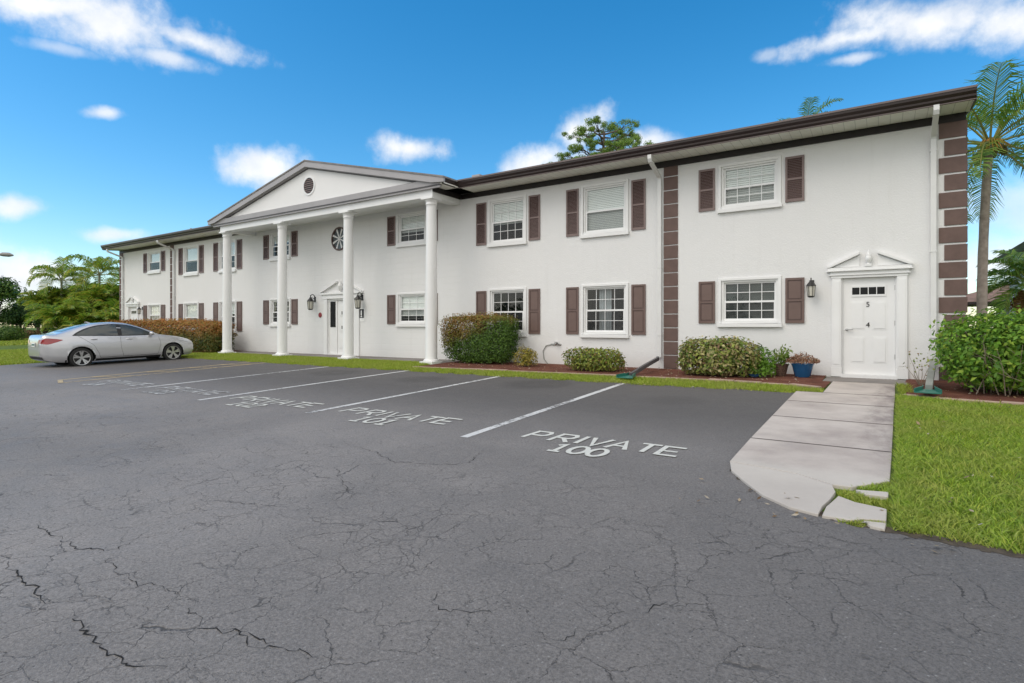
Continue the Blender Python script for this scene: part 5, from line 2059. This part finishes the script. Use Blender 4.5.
pine('tall pine with open flat crown rising behind the roof', -19.0, 28.5, 18.8, 5.4, 61)

# ------------------------------------------------------------------ neighbouring houses on the right
HW_ = mat('house_white', (.62, .62, .60), .7, var=(.6, .06))
RBR = mat('brown_roof', (.24, .15, .115), .9, var=(3, .25))
RGN = mat('grey_green_roof', (.26, .275, .25), .9, var=(3, .25))
t = thing('neighbour_house', 'low house with a brown roof and open carport behind the palms', 'house', (9, 26, -.05))
m = MB()
m.box(6.0, 15, 25, 32, -.1, 2.35)
m.build('wall', HW_, t)
m = MB()
m.add([(2.4, 23.6, 2.30), (16, 23.6, 2.30), (16, 33.4, 2.30), (2.4, 33.4, 2.30), (6.2, 28.5, 3.5), (12.5, 28.5, 3.5)], [(0, 1, 5, 4), (1, 2, 5), (2, 3, 4, 5), (3, 0, 4), (3, 2, 1, 0)])
m.build('roof', RBR, t)
m = MB()
m.box(2.38, 16.02, 23.57, 23.62, 2.16, 2.30)
m.build('fascia', GUTTER, t)
for px_ in (3.0, 4.4, 5.8):
    m = MB()
    m.box(px_ - .09, px_ + .09, 24.0, 24.18, -.1, 2.295)
    m.build('post', TRIM, t)
m = MB()
m.box(6.6, 8.0, 24.97, 25.02, .8, 1.9)
w_ = m.build('window', INTER, t)
t = thing('neighbour_house', 'white two-storey house with grey green hip roof at the right edge', 'house', (8.6, 17, -.05))
m = MB()
m.box(5.2, 13, 14.5, 22, -.1, 4.35)
m.build('wall', HW_, t)
m = MB()
m.add([(4.6, 13.9, 4.3), (13.6, 13.9, 4.3), (13.6, 22.6, 4.3), (4.6, 22.6, 4.3), (8.2, 18.2, 5.6), (10, 18.2, 5.6)], [(0, 1, 5, 4), (1, 2, 5), (2, 3, 4, 5), (3, 0, 4), (3, 2, 1, 0)])
m.build('roof', RGN, t)
m = MB()
for z in (.9, 3.0):
    m = MB()
    m.box(6.4, 7.6, 14.47, 14.52, z, z + 1.0)
    m.build('window', INTER, t)

# ------------------------------------------------------------------ street lamp at the left edge
x, y = at(-52, 46)
t = thing('street_lamp', 'grey street lamp head on an arm reaching in from the left edge, above the trees', 'street lamp', (x, y, gz(x, y)))
u = Vector((math.cos(TH), math.sin(TH), 0))
m = MB()
m.tube([(0, 0, -.1), (0, 0, 4), (0, 0, 6.7)], [.11, .09, .07], 10)
m.build('pole', mat('grey_pole', (.22, .22, .22), .5), t, loc=(0, 0, 0))
m = MB()
m.tube([(0, 0, 6.5), tuple(u * 1.2 + Vector((0, 0, 6.85))), tuple(u * 4.3 + Vector((0, 0, 6.98)))], [.05, .045, .04], 8)
m.build('arm', MATS['grey_pole'], t, loc=(0, 0, 0))
m = MB()
m.tube([tuple(u * 4.2 + Vector((0, 0, 6.98))), tuple(u * 4.5 + Vector((0, 0, 7.0))), tuple(u * 5.0 + Vector((0, 0, 6.97))), tuple(u * 5.35 + Vector((0, 0, 6.92)))], [.08, .17, .18, .06], 10)
m.build('lamp_head', MATS['grey_pole'], t, loc=(0, 0, 0), smooth=True)

# ------------------------------------------------------------------ silver saloon car
CARP = mat('silver_paint', (0.55, 0.555, 0.575), .32, .5, coat=1.0)
TYRE = mat('tyre_rubber', (0.018, 0.018, 0.018), .85)
RIMM = mat('alloy_rim', (0.58, 0.58, 0.59), .28, .9)
DARKP = mat('black_car_trim', (0.012, 0.012, 0.013), .5)
CGLASS = mat('tinted_car_glass', (0.045, 0.055, 0.055), .04, spec=.8)
TAILR = mat('red_tail_light', (0.30, 0.008, 0.012), .12, coat=1.0)
HEADL = mat('clear_headlight', (0.55, 0.57, 0.6), .1, coat=1.0)
PLATE = mat('white_plate', (0.72, 0.74, 0.74), .4)


def build_car():
    t = thing('parked_car', 'silver four door saloon car parked nose to the red hedge', 'car')
    # x runs from the nose (0) to the tail (4.53); sections are given at these stations
    def curve(pts):
        xs_, ys_ = zip(*pts)
        xs_, ys_ = np.array(xs_), np.array(ys_)
        dx, dy = np.diff(xs_), np.diff(ys_)
        s = dy / dx
        mm = np.zeros(len(xs_))
        mm[0], mm[-1] = s[0], s[-1]
        for i in range(1, len(xs_) - 1):
            mm[i] = 0 if s[i - 1] * s[i] <= 0 else 2 * s[i - 1] * s[i] / (s[i - 1] + s[i])

        def f(v):
            v = min(max(v, xs_[0]), xs_[-1])
            i = min(np.searchsorted(xs_, v, side='right') - 1, len(xs_) - 2)
            h = dx[i]
            u = (v - xs_[i]) / h
            return float((2 * u**3 - 3 * u**2 + 1) * ys_[i] + (u**3 - 2 * u**2 + u) * h * mm[i] + (-2 * u**3 + 3 * u**2) * ys_[i + 1] + (u**3 - u**2) * h * mm[i + 1])
        return f
    zt = curve([(0, .62), (.06, .70), (.25, .79), (.6, .88), (1.0, .945), (1.22, .985), (1.5, 1.13), (1.9, 1.31), (2.25, 1.405), (2.6, 1.435), (3.0, 1.415), (3.4, 1.33), (3.8, 1.20), (4.1, 1.10), (4.3, 1.075), (4.44, 1.06), (4.50, .98), (4.53, .80)])
    zb = curve([(0, .42), (.08, .26), (.25, .20), (.6, .18), (3.9, .18), (4.2, .21), (4.42, .28), (4.53, .42)])
    wd = curve([(0, .50), (.06, .62), (.18, .735), (.4, .82), (.8, .868), (1.4, .885), (3.2, .888), (3.8, .87), (4.2, .825), (4.4, .76), (4.49, .68), (4.53, .58)])
    belt = curve([(0, .58), (.1, .66), (.4, .76), (.9, .865), (1.3, .905), (2.2, .93), (3.2, .97), (3.9, 1.005), (4.3, 1.0), (4.46, .98), (4.53, .76)])
    bw = curve([(0, .48), (.1, .60), (.3, .69), (.8, .76), (1.3, .80), (2.2, .825), (3.2, .82), (3.9, .77), (4.3, .74), (4.46, .68), (4.53, .56)])
    rw = curve([(0, .30), (.1, .45), (.5, .56), (1.0, .64), (1.25, .68), (1.7, .62), (2.1, .565), (2.7, .56), (3.2, .55), (3.7, .56), (4.1, .62), (4.4, .62), (4.53, .48)])
    st = sorted(set([0, .02, .05, .09] + list(np.linspace(.14, 4.40, 92)) + [4.43, 4.46, 4.485, 4.505, 4.52, 4.53]))

    def section(x):
        W, B, ZB, ZT, BL, RW = wd(x), bw(x), zb(x), zt(x), belt(x), rw(x)
        BL = min(BL, ZT - .015)
        # control points of half the section, bottom middle to top middle
        gh = ZT - BL
        cp = [(0, ZB), (W * .70, ZB), (W * .90, ZB + .015), (W * .972, ZB + .09), (W * 1.0, ZB + (BL - ZB) * .27), (W * .982, ZB + (BL - ZB) * .50), (W * .998, ZB + (BL - ZB) * .70),
              (W * .972, ZB + (BL - ZB) * .82), (B + .015, BL - .012), (B, BL + .004)]
        up = [(B * (1 - .22) + RW * .22, BL + gh * .30), (B * .5 + RW * .5, BL + gh * .60), (RW + .03, BL + gh * .84), (RW * .93, BL + gh * .945), (RW * .6, BL + gh * .99), (RW * .3, ZT), (0, ZT)]
        cp += up
        return cp
    rings = [section(x) for x in st]
    n = len(rings[0])
    vs, fs = [], []
    full = 2 * (n - 1)
    for x, rg in zip(st, rings):
        vs += [(x, y, z) for y, z in rg] + [(x, -y, z) for y, z in rg[-2:0:-1]]
    for i in range(len(st) - 1):
        for k in range(full):
            fs.append((i * full + k, i * full + (k + 1) % full, (i + 1) * full + (k + 1) % full, (i + 1) * full + k))
    fs.append(tuple(range(full)))
    fs.append(tuple((len(st) - 1) * full + k for k in range(full))[::-1])
    me = bpy.data.meshes.new('body')
    me.from_pydata(vs, [], fs)
    bm = bmesh.new()
    bm.from_mesh(me)
    bmesh.ops.recalc_face_normals(bm, faces=bm.faces)
    bmesh.ops.triangulate(bm, faces=[f for f in bm.faces if len(f.verts) > 4])
    bm.to_mesh(me)
    bvh = BVHTree.FromBMesh(bm)
    bm.free()
    me.materials.append(CARP)
    me.materials.append(DARKP)
    body = bpy.data.objects.new('body', me)
    COL.objects.link(body)
    WX, WR = (.86, 3.56), .318
    cut = MB()
    for wx in WX:
        for s in (-1, 1):
            k = 36
            poly = [(wx + (WR + .045) * math.cos(2 * PI * i / k), WR + (WR + .045) * math.sin(2 * PI * i / k)) for i in range(k)]
            cut.prism(poly, lambda p: (p[0], s * .60, p[1]), lambda p: (p[0], s * 1.2, p[1]), 1)
    co = cut.build('wheel_cut', [CARP, DARKP])
    md = body.modifiers.new('arch', 'BOOLEAN')
    md.operation = 'DIFFERENCE'
    md.object = co
    md.solver = 'EXACT'
    dg = bpy.context.evaluated_depsgraph_get()
    new = bpy.data.meshes.new_from_object(body.evaluated_get(dg))
    body.modifiers.clear()
    body.data = new
    bpy.data.objects.remove(co)
    for p in new.polygons:
        c = p.center
        for wx in WX:
            dd = math.hypot(c[0] - wx, c[2] - WR)
            if abs(dd - (WR + .045)) < .006 or (dd < WR + .04 and abs(abs(c[1]) - .60) < .01):
                p.material_index = 1
        if c[2] < .235 and abs(p.normal[2]) < .9 and 0.3 < c[0] < 4.2:
            p.material_index = 1
    new.polygons.foreach_set('use_smooth', [True] * len(new.polygons))
    new.set_sharp_from_angle(angle=R(32))
    body.parent = t

    def proj(x, z, s, off=.004):
        """the point of the body's side at (x, z), pushed out a little"""
        h = bvh.ray_cast(Vector((x, s * 3, z)), Vector((0, -s, 0)))
        if h[0] is None:
            return Vector((x, s * .3, z))
        return h[0] + h[1] * off * (1 if h[1].y * s > 0 else -1)

    def patch(outline_lo, outline_hi, s, nx=16, nz=5, off=.004, mb=None):
        """strip between a lower and an upper outline z(x)"""
        mb = mb or MB()
        x0, x1 = outline_lo[0][0], outline_lo[-1][0]
        lo, hi = curve(outline_lo) if len(outline_lo) > 2 else (lambda v: outline_lo[0][1] + (outline_lo[1][1] - outline_lo[0][1]) * (v - x0) / (x1 - x0)), curve(outline_hi)
        g = []
        for i in range(nx + 1):
            x = x0 + (x1 - x0) * i / nx
            a, b = lo(x), hi(x)
            g.append([proj(x, a + (b - a) * j / nz, s, off) for j in range(nz + 1)])
        for i in range(nx):
            for j in range(nz):
                mb.quad(g[i][j], g[i + 1][j], g[i + 1][j + 1], g[i][j + 1])
        return mb

    def ribbon(pts, s, w=.007, off=.003, mb=None):
        mb = mb or MB()
        Q = []
        for i in range(len(pts) - 1):
            a, b = Vector(pts[i]), Vector(pts[i + 1])
            k = max(1, int((b - a).length / .04))
            Q += [a.lerp(b, j / k) for j in range(k)]
        Q.append(Vector(pts[-1]))
        for i in range(len(Q) - 1):
            d = (Q[i + 1] - Q[i]).normalized()
            nn = Vector((-d.y, d.x)) * w / 2
            mb.quad(*[proj(q.x, q.y, s, off) for q in (Q[i] + nn, Q[i] - nn, Q[i + 1] - nn, Q[i + 1] + nn)])
        return mb
    Z = (0, 0, 0)
    for s in (-1, 1):
        # dark surround of the side windows, then the two panes
        hi = [(1.42, .985), (1.62, 1.10), (1.9, 1.235), (2.25, 1.335), (2.6, 1.365), (3.0, 1.34), (3.3, 1.27), (3.62, 1.13), (3.76, 1.03)]
        lo = [(1.42, .965), (2.2, .965), (3.2, 1.0), (3.76, 1.022)]
        mb = patch(lo, hi, s, 40, 5, .004)
        fr = mb.build('window_surround', DARKP, body, loc=Z)
        hi2 = [(1.50, 1.0), (1.64, 1.082), (1.9, 1.208), (2.2, 1.297), (2.41, 1.325)]
        lo2 = [(1.50, .984), (1.9, .986), (2.41, .988)]
        m2 = patch(lo2, hi2, s, 24, 5, .008)
        m2.build('side_window', CGLASS, t, loc=Z)
        hi2 = [(2.53, 1.333), (2.75, 1.327), (3.0, 1.302), (3.28, 1.235), (3.56, 1.115), (3.66, 1.052)]
        lo2 = [(2.53, .99), (3.1, 1.013), (3.66, 1.036)]
        m2 = patch(lo2, hi2, s, 26, 5, .008)
        m2.build('side_window', CGLASS, t, loc=Z)
        # door seams
        mb = MB()
        ribbon([(1.30, .90), (1.26, .62), (1.36, .30)], s, mb=mb)
        ribbon([(2.47, .96), (2.47, .62), (2.40, .30)], s, mb=mb)
        ribbon([(3.62, 1.01), (3.42, .86), (3.22, .70), (3.10, .45), (3.06, .30)], s, mb=mb)
        ribbon([(1.36, .30), (3.06, .30)], s, w=.012, mb=mb)
        ribbon([(.30, .74), (.62, .70)], s, mb=mb)
        mb.build('door_seam', DARKP, body, loc=Z)
        for hx, hz in ((2.30, .865), (3.30, .90)):
            mb = MB()
            p = proj(hx, hz, s, 0)
            q = proj(hx - .18, hz - .004, s, 0)
            mb.tube([p + Vector((0, -s * .01, 0)), p.lerp(q, .2) + Vector((0, s * .032, 0)), p.lerp(q, .8) + Vector((0, s * .032, 0)), q + Vector((0, -s * .01, 0))], .013, 6)
            mb.build('door_handle', CARP, t, loc=Z, smooth=True)
        # door mirror
        mb = MB()
        p = proj(1.56, .985, s, 0)
        mb.lathe([(.001, -.075), (.05, -.065), (.085, -.03), (.09, .0), (.085, .03), (.05, .06), (.001, .07)], (0, 0, 0), 16)
        mb.v = [(p.x - .02 + v[0] * .75, p.y + s * (.10 + v[1] * 1.05), p.z + .035 + v[2] * .95) for v in mb.v]
        mb.tube([p + Vector((0, -s * .02, -.005)), p + Vector((0, s * .06, .02))], .028, 6)
        mb.build('door_mirror', CARP, t, loc=Z, smooth=True)
        # lights
        patch([(4.02, .895), (4.2, .83), (4.40, .78), (4.485, .80)], [(4.02, .91), (4.2, .945), (4.40, .965), (4.485, .93)], s, 18, 5, .006).build('tail_light', TAILR, t, loc=Z)
        patch([(.08, .60), (.3, .66), (.62, .745)], [(.08, .665), (.3, .745), (.62, .80)], s, 16, 4, .006).build('headlight', HEADL, t, loc=Z)
        # sill line
        patch([(1.30, .205), (3.15, .205)], [(1.30, .245), (2.2, .245), (3.15, .245)], s, 12, 1, .003).build('sill_trim', DARKP, body, loc=Z)
    # rear face: lamps, plate, bumper insert (rays along the car)
    def rear(y, z, off=.005):
        h = bvh.ray_cast(Vector((6, y, z)), Vector((-1, 0, 0)))
        return (h[0] + Vector((off, 0, 0))) if h[0] is not None else Vector((4.4, y, z))

    def rear_patch(y0, y1, z0, z1, ny=10, nz=4, off=.005, z0b=None, z1b=None):
        mb = MB()
        g = []
        for i in range(ny + 1):
            u = i / ny
            a = z0 + ((z0b if z0b is not None else z0) - z0) * u
            b = z1 + ((z1b if z1b is not None else z1) - z1) * u
            g.append([rear(y0 + (y1 - y0) * u, a + (b - a) * j / nz, off) for j in range(nz + 1)])
        for i in range(ny):
            for j in range(nz):
                mb.quad(g[i][j], g[i + 1][j], g[i + 1][j + 1], g[i][j + 1])
        return mb
    for s in (-1, 1):
        rear_patch(s * .42, s * .66, .83, .92, off=.006, z0b=.80, z1b=.94).build('tail_light', TAILR, t, loc=Z)
    pl = rear_patch(-.16, .16, .70, .83, off=.012).build('number_plate', PLATE, t, loc=Z)
    rear_patch(-.13, .13, .745, .79, ny=6, nz=1, off=.015).build('plate_text', mat('plate_green', (.05, .16, .12), .5), pl, loc=Z)
    rear_patch(-.62, .62, .30, .39, ny=16, off=.006).build('bumper_insert', DARKP, body, loc=Z)
    # rear screen and windscreen: rays from above
    def top_patch(xa, xb, wa, wb, off=.005, name='windscreen'):
        mb = MB()
        nx, ny = 12, 14
        g = []
        for i in range(nx + 1):
            x = xa + (xb - xa) * i / nx
            w_ = wa + (wb - wa) * i / nx
            row = []
            for j in range(ny + 1):
                y = -w_ + 2 * w_ * j / ny
                h = bvh.ray_cast(Vector((x, y, 3)), Vector((0, 0, -1)))
                row.append(h[0] + h[1] * off)
            g.append(row)
        for i in range(nx):
            for j in range(ny):
                mb.quad(g[i][j], g[i + 1][j], g[i + 1][j + 1], g[i][j + 1])
        mb.build(name, CGLASS, t, loc=Z)
    top_patch(1.32, 1.98, .66, .54, name='windscreen')
    top_patch(3.28, 3.92, .36, .40, name='rear_screen')
    # wheels
    first = None
    for wx in WX:
        for s in (-1, 1):
            if first is None:
                mb = MB()
                prof = [(.20, -.10), (.27, -.105), (.305, -.09), (.318, -.05), (.318, .05), (.305, .09), (.27, .105), (.232, .10), (.225, .085), (.20, .06)]
                k = 36
                vs, fs = [], []
                for (r, yy) in prof:
                    vs += [(r * math.cos(2 * PI * i / k), yy, r * math.sin(2 * PI * i / k)) for i in range(k)]
                for a in range(len(prof) - 1):
                    for i in range(k):
                        fs.append((a * k + i, a * k + (i + 1) % k, (a + 1) * k + (i + 1) % k, (a + 1) * k + i))
                mb.add(vs, fs)
                w0 = mb.build('wheel', TYRE, t, loc=Z, smooth=True)
                mr = MB()
                vs, fs = [], []
                for (r, yy) in [(.232, .098), (.228, .104), (.214, .102), (.205, .075)]:
                    vs += [(r * math.cos(2 * PI * i / k), yy, r * math.sin(2 * PI * i / k)) for i in range(k)]
                for a in range(3):
                    for i in range(k):
                        fs.append((a * k + i, a * k + (i + 1) % k, (a + 1) * k + (i + 1) % k, (a + 1) * k + i))
                mr.add(vs, fs)
                for q in range(5):
                    a = 2 * PI * q / 5 + .3
                    for da, wv in ((-.17, .026), (.17, .026)):
                        ca, sa = math.cos(a), math.sin(a)
                        co_, so_ = math.cos(a + da), math.sin(a + da)
                        n_ = Vector((-so_, 0, co_))
                        p0, p1 = Vector((ca * .04, .088, sa * .04)), Vector((co_ * .21, .096, so_ * .21))
                        mr.add([p0 + n_ * wv * .7, p0 - n_ * wv * .7, p1 - n_ * wv, p1 + n_ * wv, p0 + n_ * wv * .7 - Vector((0, .03, 0)), p0 - n_ * wv * .7 - Vector((0, .03, 0)), p1 - n_ * wv - Vector((0, .03, 0)), p1 + n_ * wv - Vector((0, .03, 0))],
                               [(0, 1, 2, 3), (4, 7, 6, 5), (0, 4, 5, 1), (1, 5, 6, 2), (2, 6, 7, 3), (3, 7, 4, 0)])
                vs = [(.055 * math.cos(2 * PI * i / 16), .094, .055 * math.sin(2 * PI * i / 16)) for i in range(16)]
                mr.add(vs, [tuple(range(16))])
                mr.build('rim', RIMM, w0, loc=Z)
                mk = MB()
                mk.add([(.20 * math.cos(2 * PI * i / 24), .035, .20 * math.sin(2 * PI * i / 24)) for i in range(24)], [tuple(range(24))])
                mk.build('brake', DARKP, w0, loc=Z)
                first = w0
                wobj = w0
            else:
                wobj = first.copy()
                COL.objects.link(wobj)
                wobj.parent = t
                for ch in list(first.children):
                    c2 = ch.copy()
                    COL.objects.link(c2)
                    c2.parent = wobj
            wobj.location = (wx, s * .775, WR)
            wobj.rotation_euler = (0, 0, 0 if s > 0 else PI)
    mb = MB()
    mb.tube([(3.05, 0, 1.40), (3.14, 0, 1.445), (3.20, 0, 1.44)], [.03, .016, .006], 6)
    mb.build('roof_aerial', CARP, t, loc=Z)
    return t


car = build_car()
# local -x is the nose: heading towards the building, the right side to the camera
ang = R(-90 - 2.0)
cxm, cym = -21.95, -5.20
car.rotation_euler = (math.atan(0.027) * 0, 0, ang)
ca_, sa_ = math.cos(ang), math.sin(ang)
mid_ = 2.21
car.location = (cxm - ca_ * mid_, cym - sa_ * mid_, gz(0, cym) + .0)
car.rotation_euler = (0, math.atan(0.027), ang)

# ------------------------------------------------------------------ trees across the lot: what panes and car paint mirror
rng = np.random.default_rng(91)
P, D = [], []
for k in range(64):
    u = k / 63
    if u < .62:
        cx_, cy_ = -70 + 130 * u / .62, -47 + 2.5 * math.sin(k * 1.7)
    else:
        cx_, cy_ = -72 + 2.5 * math.sin(k * 1.3), -47 + 26 * (u - .62) / .38
    hh_ = 3.4 + 1.2 * math.sin(k * 2.3) + 1.0 * math.sin(k * .9)
    q, d = clump_field(420, np.array([2.6, 2.2, hh_ * .5]), rng, .6)
    q *= (1 + lump(q / 2.6, 3.0, .2, k))[:, None]
    P.append(q + np.array([cx_, cy_, gz(cx_, cy_) + hh_ * .52]))
    D.append(d)
V, F = leaf_mesh(np.vstack(P), np.vstack(D), .62, .6, 92)
tag(np_mesh('treeline', V, F, DKG), kind='stuff')
